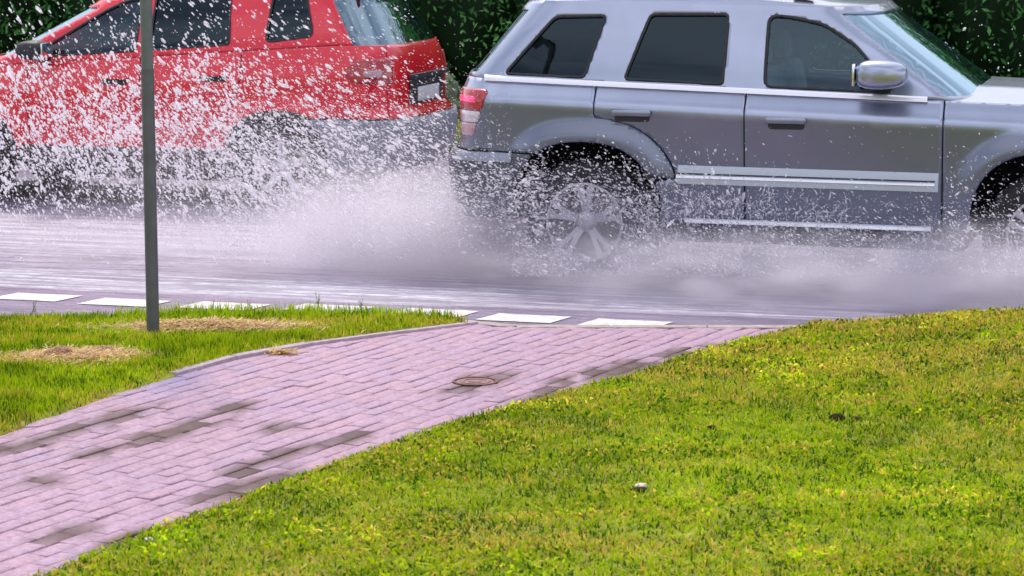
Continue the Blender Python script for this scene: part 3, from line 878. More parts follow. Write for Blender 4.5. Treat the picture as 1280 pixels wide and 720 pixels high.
def build_car(sp):
    root = empty(sp['name'], sp['loc'], sp['rz']); tag(root, sp['label'], sp['cat'])
    lo, up = Shape(sp, False), Shape(sp, True)
    body = sp['body']; zb = lambda x: sp['zb'](x); g = .004
    near = sp['near']; zbot = sp['zbot']; wr = sp['wr']; wb = sp['wb']
    ax, az = sp['arch']
    def zbl(s0, s1, n=12, dz=0): return [(s, float(zb(s)) + dz) for s in np.linspace(s0, s1, n)]
    def rear_edge(sh, z0, z1, n=14): return [(float(sh.s_rear(z)), z) for z in np.linspace(z0, z1, n)]
    def front_edge(sh, z0, z1, n=14): return [(float(sh.s_front(z)), z) for z in np.linspace(z0, z1, n)]
    zbr = float(zb(-1.4)); zbump = sp['zbump']; zr_ = sp['zrear_low']
    st = sp['s_gate']; sb = sp['s_bump']
    D1, D2, D3 = sp['doors']
    A_r = arch(0, wr, ax, az, True, zbot); A_f = arch(wb, wr, ax, az, True, zbot)
    for side in (-1, 1):
        # rear quarter panel with the rear half of the wheel arch
        # arch rear foot meets bumper
        ar = [p for p in A_r]      # from front foot over the top to rear foot
        xrf = ar[-1][0]
        qa = [p for p in ar if not (p[0] < sb and p[1] < zbump)]
        q = zbl(st + g, D1[0] - g, 14) + [(D1[0] - g, D1[1] + .001)] + [(a - g, b) for a, b in sp['door_cut']]
        k0 = sp['door_cut'][-1]
        # join to the arch at the height where the door cut meets it
        archpart = [p for p in ar if p[1] >= k0[1] or p[0] < 0]
        rearfoot = [p for p in archpart if p[1] > zbump + .004 or p[0] > 0]
        zq = [p for p in rearfoot]
        q += zq + [(zq[-1][0] - .0, zbump + .004), (sb - .1, zbump + .004), (st + g, zbump + .004)]
        patch('rear_quarter_panel', lo, q, body, root, side=side, zrow=sp['zb'])
        # doors
        d = zbl(D1[0] + g, D2 - g, 14)
        d += [(D2 - g, zbot)]
        foot = [p for p in ar if p[0] > 0 and p[1] < k0[1]]
        d += [(foot[0][0] + .03, zbot)] + [(p[0] + .03, p[1]) for p in foot[1:]] 
        d += [(a + g, b) for a, b in sp['door_cut'][::-1]] + [(D1[0] + g, D1[1])]
        rd = patch('rear_door', lo, d, body, root, side=side, zrow=sp['zb'])
        d = zbl(D2 + g, D3 - g, 14) + [(D3 - g, zbot), (D2 + g, zbot)]
        fd = patch('front_door', lo, d, body, root, side=side, zrow=sp['zb'])
        for dr, (hx, hz) in zip((rd, fd), sp['handles']):
            o = patch('handle_recess', lo, rounded([(hx - .11, hz - .045), (hx + .11, hz - .045), (hx + .11, hz + .012), (hx - .11, hz + .012)], .025), DARK, dr, side=side, off=.003, h=.02, thick=0)
            patch('handle', lo, rounded([(hx - .12, hz - .006), (hx + .12, hz - .006), (hx + .12, hz + .026), (hx - .12, hz + .026)], .012), sp.get('handle_mat', body), dr, side=side, off=.035, h=.012, thick=.018)
        # front wing
        af = [p for p in A_f][::-1]   # rear foot .. top .. front foot
        w_ = zbl(D3 + g, wb + .70, 14) + [(wb + .70, zbump)] + [p for p in af[::-1] if p[0] > wb and p[1] < zbump][-1:] + [p for p in A_f if not (p[0] > wb and p[1] < zbump)] + [(D3 + g, zbot)]
        patch('front_wing', lo, w_, body, root, side=side, zrow=sp['zb'])
        # sills
        patch('sill', lo, [(ar[0][0] + .03, zbot - .005), (A_f[-1][0] - .02, zbot - .005), (A_f[-1][0] - .02, zbot - .09), (ar[0][0] + .03, zbot - .09)], sp['sill'], root, side=side, off=-.01)
        for (nm, s0, s1, z0, z1, of, mt, slope) in sp.get('strips', []):
            S_ = np.linspace(s0, s1, 40); ribbon(nm, lo, S_, z0 + slope * (S_ - s0), z1 + slope * (S_ - s0), of, mt, root, side)
        # arch lips (only where the car has cladding round its wheels)
        if sp.get('lip'):
            for cx in (0, wb):
                o_ = arch(cx, wr, ax + .045, az + .045, True, zbot); i_ = arch(cx, wr, ax - .004, az - .004, True, zbot)
                patch('arch_trim', lo, o_ + i_[::-1], sp['sill'], root, side=side, off=.012, h=.03, thick=.02)
        # wheel arch liners
        for cx in (0, wb):
            mb = MB(); V = []; F = []
            A2 = arch(cx, wr, ax + .012, az + .012, True, zbot - .02)
            for (x_, z_) in A2: V += [(x_, side * .45, z_), (x_, side * (sp['wbase'] - .03), z_)]
            n = len(A2)
            for i in range(n - 1): F.append((2 * i, 2 * i + 1, 2 * i + 3, 2 * i + 2))
            F.append(tuple(2 * i for i in range(n)))
            mb.add(V, F); mb.build('arch_liner', WELL, root)
        # greenhouse frame (pillars and roof edge) with window openings
        zt = lambda s: np.interp(s, *sp['zt'])
        out = rear_edge(up, zbr + .004, float(zt(-1.5)))
        s_rt = out[-1][0]; s_ft = float(up.s_front(float(zt(3.5))))
        top = [(s, float(zt(s))) for s in np.linspace(s_rt, s_ft, 60)][1:-1]
        fe = front_edge(up, float(zb(3.0)) + .03, float(zt(3.5)))[::-1]
        bot = [(s, float(zb(s)) + .004) for s in np.linspace(min(fe[-1][0], 2.6), out[0][0], 70)][1:-1]
        outer = out + top + fe + bot
        holes = [rounded(w['poly'], w.get('r', .03)) for w in sp['windows']]
        ws = sp['windscreen']; rg = sp['rearglass']
        zz = np.linspace(ws['z0'], ws['z1'], 12)
        wsl = [(float(up.xf(z)) - up.c1 + ws['in'], z) for z in zz] + [(float(up.s_front(z)) + .03, z) for z in zz[::-1]]
        zz = np.linspace(rg['z0'], rg['z1'], 10)
        rgl = [(float(up.xr(z)) + up.c0 - rg['in'], z) for z in zz] + [(float(up.s_rear(z)) - .03, z) for z in zz[::-1]]
        patch('pillar_frame', up, outer, body, root, holes=holes + [wsl, rgl], side=side, h=.022)
        for w, hpoly in zip(sp['windows'], holes):
            fr = patch('window', up, inset(hpoly, -.004), w['glass'], root, side=side, off=-.012, h=.05, thick=0)
            patch('window_seal', up, inset(hpoly, -.006), DARK, fr, holes=[inset(hpoly, .009)], side=side, off=.003, h=.03, thick=.012)
        if sp.get('belt'):
            b0, b1 = sp['belt']
            S_ = np.linspace(b0, b1, 60); ribbon('belt_moulding', lo, S_, zb(S_) - .014, zb(S_) + .020, .022, BRIGHT, root, side)
        # dark inner skin seen through the panel gaps
        inn = [(-.35, .3)] + [(-.35, zbr - .03), (wb + .5, float(zb(wb + .5)) - .03), (wb + .5, zbot)]
        lap = [p for p in arch(wb, wr, ax + .03, az + .03, True, zbot)] + [p for p in arch(0, wr, ax + .03, az + .03, True, zbot)]
        patch('inner_skin', lo, [(-.50, zbump), (-.50, zbr - .03), (wb + .55, float(zb(wb + .55)) - .03), (wb + .55, zbot)] + lap, WELL, root, side=side, off=-.022, h=.06, thick=0)
        # lamps
        for (nm, poly, mt, of, lab) in sp['lamps']:
            sh_ = lo
            o = patch(nm, sh_, rounded(poly, .02), mt, root, side=side, off=of, h=.025, thick=.02)
    # glass across the middle
    ws = sp['windscreen']; zz = np.linspace(ws['z0'] - .006, ws['z1'] + .006, 14)
    pl = [(float(up.xf(z)) - up.c1 + ws['in'] - .006, z) for z in zz] + [(float(up.s_front(z)), z) for z in zz[::-1]]
    patch('windscreen', up, pl, sp['glass_front'], root, both=True, off=-.010, h=.06, thick=0)
    rg = sp['rearglass']; zz = np.linspace(rg['z0'] - .006, rg['z1'] + .006, 12)
    pl = [(float(up.xr(z)) + up.c0 - rg['in'] + .006, z) for z in zz] + [(float(up.s_rear(z)), z) for z in zz[::-1]]
    patch('rear_window', up, pl, sp['glass_rear'], root, both=True, off=-.010, h=.06, thick=0)
    # tailgate
    zz0 = zbump + .004
    pl = [(float(lo.s_rear(z)), z) for z in np.linspace(zz0, zbr, 14)] + [(st - g, zbr), (st - g, zz0)]
    tg = patch('tailgate', lo, pl, body, root, both=True, h=.05)
    # bumpers
    xrf = A_r[-1][0]
    zz = np.linspace(zr_, zbump - .004, 10)
    ap = [p for p in A_r if p[0] < 0 and p[1] < zbump - .004][::-1]
    pl = [(float(lo.s_rear(z)), z) for z in zz] + [(ap[-1][0], zbump - .004)] + ap[::-1] + [(ap[0][0], zr_)]
    patch('rear_bumper', lo, pl, sp['bumper'], root, both=True, off=sp.get('bump_off', .02), h=.04, thick=.02)
    ap = [p for p in A_f if p[0] > wb and p[1] < zbump - .004]
    pl = [(float(lo.s_front(z)), z) for z in zz] + [(ap[-1][0], zbump - .004)] + ap[::-1] + [(ap[0][0], zr_)]
    patch('front_bumper', lo, pl, sp['bumper'], root, both=True, off=.012, h=.05, thick=.02)
    # nose with grille
    zf = float(zb(wb + .75))
    pl = [(float(lo.s_front(z)), z) for z in np.linspace(zbump + .004, zf, 10)] + [(wb + .704, float(zb(wb + .704))), (wb + .704, zbump + .004)]
    patch('nose_panel', lo, pl, body, root, both=True, h=.05)
    pl = [(float(lo.s_front(z)), z) for z in np.linspace(zbump + .05, zf - .06, 8)] + [(float(lo.s_front(zf)) - .45, zf - .06), (float(lo.s_front(zf)) - .45, zbump + .05)]
    patch('grille', lo, pl, DARK, root, both=True, off=.006, h=.05, thick=.01)
    # roof
    zt = lambda s: np.interp(s, *sp['zt'])
    S0, S1 = float(up.s_rear(float(zt(-1.5)))), float(up.s_front(float(zt(3.5))))
    SS = np.linspace(S0, S1, 90); B = up.P(SS, zt(SS), 1)
    B = np.vstack([B, (B * (1, -1, 1))[::-1][1:-1]]); n = len(B); rings = [1, .985, .95, .88, .78, .65, .5, .35, .2, .08]
    cxm = B[:, 0].mean(); V = []; F = []
    for k in rings:
        for p in B:
            x = cxm + (p[0] - cxm) * (k if k < .9 else 1 - (1 - k) * .6)
            z = float(zt(x)) + sp['crown'] * (1 - k ** 3); V.append((x, p[1] * k, z))
    for i in range(len(rings) - 1):
        for j in range(n): F.append((i * n + j, i * n + (j + 1) % n, (i + 1) * n + (j + 1) % n, (i + 1) * n + j))
    V.append((cxm, 0, float(zt(cxm)) + sp['crown'])); c = len(V) - 1; i = len(rings) - 1
    for j in range(n): F.append((i * n + j, i * n + (j + 1) % n, c))
    mesh_obj('roof', V, F, sp.get('roofmat', body), root, sharp=60)
    # bonnet
    xc = sp['cowl']; x1 = float(lo.xf(zf)) - .01; V = []; F = []; nx, ny = 26, 17
    for i in range(nx):
        x = xc + (x1 - xc) * i / (nx - 1); z0 = float(zb(x))
        S = np.linspace(2.0, float(lo.s_front(zf)), 400); PP = lo.P(S, zb(S), 1); yb = float(np.interp(x, np.maximum.accumulate(PP[:, 0]), PP[:, 1])) - .006
        for j in range(ny):
            k = -1 + 2 * j / (ny - 1)
            V.append((x, yb * k, z0 + sp['bonnet_crown'] * (1 - abs(k) ** 2.6) * (1 - .5 * (i / (nx - 1)) ** 3) + .012 * math.exp(-((abs(k) - .55) / .12) ** 2)))
    for i in range(nx - 1):
        for j in range(ny - 1): F.append((i * ny + j, (i + 1) * ny + j, (i + 1) * ny + j + 1, i * ny + j + 1))
    mesh_obj('bonnet', V, F, body, root)
    # scuttle, floor pan, cabin
    mb = MB(); V = []
    mb.box((wb / 2 + .1, 0, .40), (wb + 1.1, 1.0, .26), 0, .04)
    mb.box((wb / 2, 0, .36), (wb - .95, 2 * sp['wbase'] - .16, .30), 0, .03)
    mb.build('underbody', WELL, root)
    mb = MB(); mb.box((sp['cowl'] - .25, 0, float(zb(2)) - .10), (.55, 1.45, .2), 0, .05); mb.build('dashboard', DARK, root)
    for sx in sp['seats']:
        for sy in (-.37, .37):
            mb = MB(); seat(mb, sx, sy, .62); mb.build('seat', SEAT, root)
    mb = MB(); sy = .37 ; q = [Vector((sp['cowl'] - .62 + .18 * math.sin(a) * .35, sy + .185 * math.cos(a), float(zb(2)) - .08 + .18 * math.sin(a))) for a in np.linspace(0, 2 * PI, 30)]
    mb.tube(q, .014, 8); mb.build('steering_wheel', DARK, root)
    # mirrors
    for side in (-1, 1):
        mx_, mz = sp['mirror']; w0 = float(lo.w(np.float64(mx_), np.float64(mz)))
        mb = MB(); mb.box((mx_ - .02, side * (w0 + .03), mz + .02), (.09, .14, .045), 0, .015); arm = mb.build('mirror', DARK, root)
        bm = bmesh.new(); bmesh.ops.create_cube(bm, size=1); bmesh.ops.subdivide_edges(bm, edges=bm.edges[:], cuts=5, use_grid_fill=True)
        for v in bm.verts:
            p = v.co * 2; p = Vector([math.copysign(abs(c) ** 1, c) for c in p]); q = (abs(p.x) ** 3.4 + abs(p.y) ** 3.4 + abs(p.z) ** 3.4) ** (1 / 3.4); p /= max(q, 1e-6)
            taper = 1 - .18 * max(0, p.x)
            v.co = Vector((p.x * sp['msize'][0], p.y * .12 * taper, p.z * sp['msize'][1] * taper))
        T = Matrix.Translation((mx_ + .01, side * (w0 + .17), mz + .09))
        mesh_obj('mirror_shell', [(T @ v.co)[:] for v in bm.verts], [[v.index for v in f.verts] for f in bm.faces], sp['mirrormat'], arm)
        bm.free()
        mb = MB(); mb.box((mx_ - sp['msize'][0] + .004, side * (w0 + .17), mz + .09), (.014, .19, sp['msize'][1] * 1.5), 0, .004); mb.build('mirror_glass', CHROME, arm)
    for i, x_ in enumerate((0, wb)):
        for side in (-1, 1): make_wheel(root, x_, side, wr, sp['tyre_w'], sp['track'], sp['spokes'], sp.get('twin', True), rot=.3 + 1.1 * i)
    return root, lo, up

def zb_line(z0, slope):
    return lambda x: z0 - slope * (np.asarray(x) + .64)

# ---- silver off-road car, driving right
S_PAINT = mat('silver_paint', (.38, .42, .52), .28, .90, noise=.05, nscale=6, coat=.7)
def paint_lower_shade(m, ztop, fall):
    # darker reflection of the lower panels painted in as dull slate, ragged along its upper edge
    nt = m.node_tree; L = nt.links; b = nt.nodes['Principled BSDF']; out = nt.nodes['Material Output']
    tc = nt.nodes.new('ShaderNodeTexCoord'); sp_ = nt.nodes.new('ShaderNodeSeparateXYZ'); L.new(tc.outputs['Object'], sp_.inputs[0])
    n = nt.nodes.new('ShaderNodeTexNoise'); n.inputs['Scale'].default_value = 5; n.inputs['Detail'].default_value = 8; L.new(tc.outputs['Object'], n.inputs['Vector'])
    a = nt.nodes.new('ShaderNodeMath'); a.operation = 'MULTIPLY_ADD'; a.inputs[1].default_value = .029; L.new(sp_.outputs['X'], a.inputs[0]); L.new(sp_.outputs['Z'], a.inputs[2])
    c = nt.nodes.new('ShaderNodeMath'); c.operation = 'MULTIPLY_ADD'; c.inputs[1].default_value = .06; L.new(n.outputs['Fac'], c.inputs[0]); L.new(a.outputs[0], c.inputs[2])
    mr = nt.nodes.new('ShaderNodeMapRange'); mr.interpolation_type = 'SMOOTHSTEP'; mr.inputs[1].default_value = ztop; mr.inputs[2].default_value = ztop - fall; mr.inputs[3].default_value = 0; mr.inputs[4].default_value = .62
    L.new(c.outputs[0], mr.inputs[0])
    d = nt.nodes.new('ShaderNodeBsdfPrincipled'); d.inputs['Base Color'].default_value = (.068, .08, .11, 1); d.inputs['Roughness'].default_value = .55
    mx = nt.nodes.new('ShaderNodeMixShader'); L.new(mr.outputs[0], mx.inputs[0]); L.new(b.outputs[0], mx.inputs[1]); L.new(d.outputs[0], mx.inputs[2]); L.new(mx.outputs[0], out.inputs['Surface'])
paint_lower_shade(S_PAINT, 1.075, .06)
S_LOW = mat('silver_lower', (.30, .32, .38), .38, .4, noise=.05, coat=.4)
S_STRIP = mat('pale_moulding', (.50, .54, .60), .35, .5, coat=.4)
G_TINT = glass_mat('privacy_glass', (.03, .03, .05), .025)
G_CLEAR = glass_mat('clear_glass', (.55, .75, .78), .06)
G_SCREEN = glass_mat('windscreen_glass', (.40, .56, .60), .55)
az_ = math.atan2(UX[1], UX[0])
gp = np.array(at(735, 350)); so = gp + NX * .80
zbS = zb_line(1.185, .0290)
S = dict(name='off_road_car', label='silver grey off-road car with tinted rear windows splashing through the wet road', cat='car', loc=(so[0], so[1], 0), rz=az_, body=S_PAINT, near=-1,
    cr=.40, cfl=.50, cfu=.40, xm=1.4, wb=2.78, wr=.372, track=.795, tyre_w=.245, spokes=5, wbase=.90,
    xr=([.25, .5, .70, .74, .80, 1.10, 1.20, 1.66], [-.86, -.97, -.98, -.93, -.91, -.90, -.87, -.50]),
    xfl=([.25, .5, .7, .95, 1.1], [3.58, 3.74, 3.75, 3.68, 3.60]),
    xfu=([1.05, 1.12, 1.63, 1.70], [2.50, 2.42, 1.72, 1.66]),
    wz=([-1.0, -.75, -.60, -.45, -.14, -.125, -.11, -.02, .03, .10, .30, .52], [.835, .858, .880, .902, .933, .934, .928, .866, .850, .835, .775, .69]),
    zb=zbS, flare=(.60, .050, .22, .62), arch=(.455, .445), zbot=.335, zbump=.735, zrear_low=.33, s_gate=-.92, s_bump=-.5,
    doors=((.06, .98), .985, 2.16), door_cut=[(.07, .962)] + [p for p in arch(0, .372, .60, .592, True, .60, 60)[::-1] if p[0] > .10],
    handles=[(.30, .99), (1.24, .965)], sill=DARK, bumper=mat('grey_bumper', (.10, .105, .125), .5, noise=.1),
    strips=[('bumper_trim', -.86, -.46, .675, .735, .036, S_LOW, 0), ('body_moulding', .58, 2.14, .575, .69, .018, S_STRIP, -.004), ('moulding_chrome', .575, 2.12, .612, .634, .036, BRIGHT, -.004), ('moulding_groove', .575, 2.12, .634, .646, .022, DARK, -.004), ('sill_trim', .62, 2.10, .336, .366, .028, BRIGHT, -.002)],
    zt=([-.9, -.2, .5, 1.0, 1.45, 3.5], [1.645, 1.668, 1.685, 1.68, 1.645, 1.645]), crown=.055, bonnet_crown=.075, cowl=2.12,
    windows=[dict(poly=[(-.53, 1.215), (-.02, 1.20), (.09, 1.575), (-.235, 1.565)], glass=G_TINT, r=.035),
             dict(poly=[(.23, 1.195), (.84, 1.175), (.845, 1.59), (.365, 1.585)], glass=G_TINT, r=.03),
             dict(poly=[(1.09, 1.165), (1.86, 1.145), (1.62, 1.42), (1.42, 1.54), (1.20, 1.582), (1.09, 1.586)], glass=G_CLEAR, r=.05)],
    windscreen=dict(z0=1.13, z1=1.60, **{'in': .16}), rearglass=dict(z0=1.22, z1=1.60, **{'in': .30}), glass_front=G_SCREEN, glass_rear=G_TINT,
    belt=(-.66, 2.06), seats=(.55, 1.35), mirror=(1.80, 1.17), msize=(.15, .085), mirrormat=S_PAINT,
    lamps=[('tail_lamp', [(-.93, .99), (-.66, .99), (-.62, 1.115), (-.93, 1.125)], LENS_R, .010, None),
           ('reverse_lamp', [(-.92, .915), (-.69, .915), (-.665, .985), (-.92, .985)], LENS_W, .010, None),
           ('lower_lamp', [(-.91, .83), (-.73, .83), (-.695, .91), (-.91, .91)], mat('pink_lens', (.50, .28, .30), .2, coat=1), .008, None),
           ('brake_light', [(-.90, 1.045), (-.71, 1.04), (-.705, 1.07), (-.90, 1.075)], LENS_RL, .016, None),
           ('headlight', [(3.38, .82), (3.60, .82), (3.60, 1.0), (3.36, 1.0)], LENS_W, .01, None)])
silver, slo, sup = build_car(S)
for o in silver.children:
    if not o.name.startswith('wheel'): o.location.z += .05
# roof rails
for side in (-1, 1):
    mb = MB(); xs = np.linspace(-.30, 1.35, 16)
    P_ = [(x, side * .60, float(np.interp(x, *S['zt'])) + .105 + .045 * min(1, 4 * (x + .30), 6 * (1.35 - x))) for x in xs]
    mb.tube(P_, .016, 10); rl = mb.build('roof_rail', CHROME, silver)
    for x in (-.25, .5, 1.28):
        mb = MB(); mb.box((x, side * .60, float(np.interp(x, *S['zt'])) + .105), (.12, .04, .07), 0, .012); mb.build('rail_foot', DARK, rl)

# ---- red car, driving left in the far lane
R_PAINT = mat('red_paint', (.74, .010, .030), .26, .12, noise=.04, nscale=6, coat=.8)
R_GREY = mat('grey_cladding', (.22, .23, .27), .55, noise=.1, nscale=20)
gp = np.array(at(357, 263)); ro = gp + NX * .76
zbR = lambda x: 1.235 - .068 * np.clip(np.asarray(x, float) - .0, -.5, 4) - .0 * np.asarray(x)
Rr = dict(name='red_car', label='bright red car driving left behind the curtain of splashed water', cat='car', loc=(ro[0], ro[1], 0), rz=az_ + PI, body=R_PAINT, near=1,
    cr=.44, cfl=.55, cfu=.42, xm=1.3, wb=2.62, wr=.335, track=.755, tyre_w=.215, spokes=5, twin=False, wbase=.86,
    xr=([.25, .5, .66, .72, .80, 1.05, 1.16, 1.22, 1.62], [-.86, -.97, -.99, -.97, -.90, -.90, -.88, -.86, -.62]),
    xfl=([.25, .5, .7, .95, 1.1], [3.35, 3.46, 3.47, 3.40, 3.30]),
    xfu=([1.0, 1.10, 1.56, 1.66], [2.75, 2.60, 1.72, 1.60]),
    wz=([-1.0, -.75, -.60, -.45, -.24, -.20, -.10, -.02, .03, .10, .30, .52], [.85, .875, .885, .895, .905, .902, .885, .87, .862, .845, .77, .66]),
    zb=zbR, flare=(.56, .030, .25, .56), arch=(.40, .395), zbot=.40, zbump=.715, zrear_low=.33, s_gate=-.88, s_bump=-.5,
    doors=((.30, 1.02), 1.13, 2.08), door_cut=[(.31, .98), (.36, .85), (.41, .70), (.45, .55)],
    handles=[(.52, 1.03), (1.34, .99)], sill=DARK, bumper=R_GREY, lip=True,
    strips=[('lower_cladding', .45, 2.16, .405, .47, .012, DARK, 0)],
    zt=([-.9, -.2, .5, 1.0, 1.45, 3.5], [1.70, 1.73, 1.73, 1.69, 1.59, 1.59]), crown=.05, bonnet_crown=.07, cowl=2.25,
    windows=[dict(poly=[(-.27, 1.335), (.11, 1.285), (.09, 1.645), (-.18, 1.64)], glass=G_TINT, r=.05),
             dict(poly=[(.40, 1.265), (1.06, 1.215), (1.06, 1.62), (.44, 1.65)], glass=G_TINT, r=.03),
             dict(poly=[(1.17, 1.205), (2.08, 1.145), (1.92, 1.24), (1.45, 1.52), (1.30, 1.585), (1.17, 1.61)], glass=G_CLEAR, r=.03)],
    windscreen=dict(z0=1.15, z1=1.53, **{'in': .18}), rearglass=dict(z0=1.24, z1=1.64, **{'in': .20}), glass_front=G_SCREEN, glass_rear=glass_mat('pale_rear_glass', (.12, .14, .18), .30),
    belt=None, seats=(.45, 1.25), mirror=(1.95, 1.12), msize=(.12, .075), mirrormat=DARK,
    lamps=[('tail_lamp', [(-.93, .98), (-.60, .99), (-.52, 1.07), (-.62, 1.16), (-.93, 1.17)], LENS_R, .010, None),
           ('reverse_lamp', [(-.82, 1.03), (-.68, 1.035), (-.67, 1.08), (-.82, 1.085)], MATS['pink_lens'], .018, None),
           ('headlight', [(2.95, .78), (3.25, .80), (3.25, .93), (2.90, .96)], LENS_W, .01, None)])
red, rlo, rup = build_car(Rr)
# number plate recess and plate on the tailgate
patch('plate_recess', rlo, [(float(rlo.s_rear(.9)) , .80), (float(rlo.s_rear(.9)), 1.0), (float(rlo.s_rear(.9)) + .42, 1.0), (float(rlo.s_rear(.9)) + .42, .80)], DARK, red, both=True, off=.008, h=.04, thick=0)
patch('number_plate', rlo, [(float(rlo.s_rear(.9)), .82), (float(rlo.s_rear(.9)), .93), (float(rlo.s_rear(.9)) + .27, .93), (float(rlo.s_rear(.9)) + .27, .82)], PLATE, red, both=True, off=.016, h=.04, thick=.006)
mb = MB(); mb.box((-.60, 0, 1.72), (.20, 1.15, .035), 0, .012); mb.build('spoiler', R_PAINT, red)
mb = MB(); mb.box((-.92, 0, 1.02), (.03, .95, .035), 0, .01); mb.build('tailgate_trim', DARK, red)

# =================================================================== FAR SIDE OF THE ROAD
V = []; F = []
us = np.linspace(-60, 60, 121); vsr = [9.2, 9.21, 9.8, 11, 13, 17, 25, 60]
for u in us:
    for k, v in enumerate(vsr):
        x, y = roadpt(u, v); V.append((x, y, 0.0 if k == 0 else .12 + .05 * float(vnoise(u, v, .6, 4)) * (k > 1)))
m = len(vsr)
for i in range(len(us) - 1):
    for j in range(m - 1): F.append((i * m + j, (i + 1) * m + j, (i + 1) * m + j + 1, i * m + j + 1))
o = mesh_obj('far_verge', V, F, mat('far_lawn', (.05, .085, .02), .95, noise=.5, nscale=3, bump=.5)); o['kind'] = 'structure'
n = 26000
u = rng.uniform(-9, 8, n); v = rng.uniform(9.3, 12.2, n)
q = P0[None] + u[:, None] * UX + v[:, None] * NX
c = lawn_colors(q[:, 0], q[:, 1], .25, n, 91) * .8
g = blades('far_grass', q[:, 0], q[:, 1], np.full(n, .13), rng.uniform(.04, .14, n), rng.uniform(.006, .012, n), c, .5)
tag(g, 'rough grass on the far side of the road', 'grass', kind='stuff')

leaf_m = mat('shrub_leaf', rough=.6, attr=True, spec=.2)
nt = leaf_m.node_tree; _b = nt.nodes['Principled BSDF']; _o = nt.nodes['Material Output']
_t = nt.nodes.new('ShaderNodeBsdfTranslucent'); nt.links.new(nt.nodes['Attribute'].outputs['Color'], _t.inputs[0])
_m = nt.nodes.new('ShaderNodeMixShader'); _m.inputs[0].default_value = .3
nt.links.new(_b.outputs[0], _m.inputs[1]); nt.links.new(_t.outputs[0], _m.inputs[2]); nt.links.new(_m.outputs[0], _o.inputs['Surface'])
bark = mat('bark', (.10, .07, .05), .9, noise=.4, nscale=20)
def shrub(u, v, rx, rz, nleaf, ls, pal, label, seed, pale=0.0):
    g = np.random.default_rng(seed); random.seed(seed)
    x0, y0 = roadpt(u, v); root = empty('shrub', (x0, y0, .12)); tag(root, label, 'shrub', 'dark shrubs lining the far side of the road')
    mb = MB()
    for k in range(7):
        a = random.uniform(0, 2 * PI); r_ = random.uniform(.2, .55) * rx
        mb.tube([(0.06 * math.cos(a), .06 * math.sin(a), 0), (r_ * .35 * math.cos(a), r_ * .35 * math.sin(a), rz * .4), (r_ * math.cos(a), r_ * math.sin(a), rz * 1.3)], [.05, .035, .012], 7)
    mb.build('trunk', bark, root)
    # clumps spread through the crown, down to the ground
    nc = 90
    cl = g.normal(0, 1, (nc, 3)); cl /= np.linalg.norm(cl, axis=1, keepdims=True); cl *= g.uniform(.5, 1.0, (nc, 1)); cl = cl * (rx, rx * .8, rz) + (0, 0, rz * .98)
    cl[:, 2] = np.maximum(cl[:, 2], .12)
    ci = g.integers(0, nc, nleaf); sr = g.uniform(.22, .5, nc)
    p = cl[ci] + g.normal(0, 1, (nleaf, 3)) * sr[ci][:, None] * (.8, .8, .6); p[:, 2] = np.abs(p[:, 2]) + .02
    d = g.normal(0, 1, (nleaf, 3)); d[:, 2] -= .5; d /= np.linalg.norm(d, axis=1, keepdims=True)
    t = np.cross(d, g.normal(0, 1, (nleaf, 3))); t /= np.linalg.norm(t, axis=1, keepdims=True)
    L_ = ls * g.uniform(.6, 1.3, nleaf)[:, None]; W_ = L_ * .38
    V = np.empty((nleaf, 4, 3)); V[:, 0] = p; V[:, 1] = p + d * L_ * .5 + t * W_ * .5; V[:, 2] = p + d * L_; V[:, 3] = p + d * L_ * .5 - t * W_ * .5
    pal = np.array(pal); cb = pal[g.integers(0, len(pal), nc)]
    C = cb[ci] * g.uniform(.55, 1.5, (nleaf, 1))
    if pale: k = (g.random(nleaf) < pale); C[k] = np.array((.70, .68, .36)) * g.uniform(.7, 1.1, (k.sum(), 1))
    V = V.reshape(-1, 3); C = np.repeat(C, 4, 0); idx = np.arange(nleaf * 4); cnt = np.full(nleaf, 4)
    # dense twig core
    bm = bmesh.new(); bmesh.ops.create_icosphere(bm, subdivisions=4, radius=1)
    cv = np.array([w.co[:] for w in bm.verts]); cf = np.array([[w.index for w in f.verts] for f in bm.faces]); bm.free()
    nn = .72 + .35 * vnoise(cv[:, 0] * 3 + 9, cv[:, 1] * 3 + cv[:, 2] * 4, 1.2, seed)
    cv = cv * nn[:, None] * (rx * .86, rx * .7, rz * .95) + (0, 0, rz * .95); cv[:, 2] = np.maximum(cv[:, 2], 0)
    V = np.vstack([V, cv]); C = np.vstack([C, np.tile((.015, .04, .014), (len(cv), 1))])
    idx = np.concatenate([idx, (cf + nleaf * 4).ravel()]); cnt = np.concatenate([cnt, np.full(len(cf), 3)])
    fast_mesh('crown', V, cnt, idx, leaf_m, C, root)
DG = [(.06, .22, .05), (.09, .29, .06), (.11, .34, .08), (.045, .16, .045)]
LG = [(.09, .24, .03), (.15, .32, .04), (.05, .16, .025), (.22, .38, .06)]
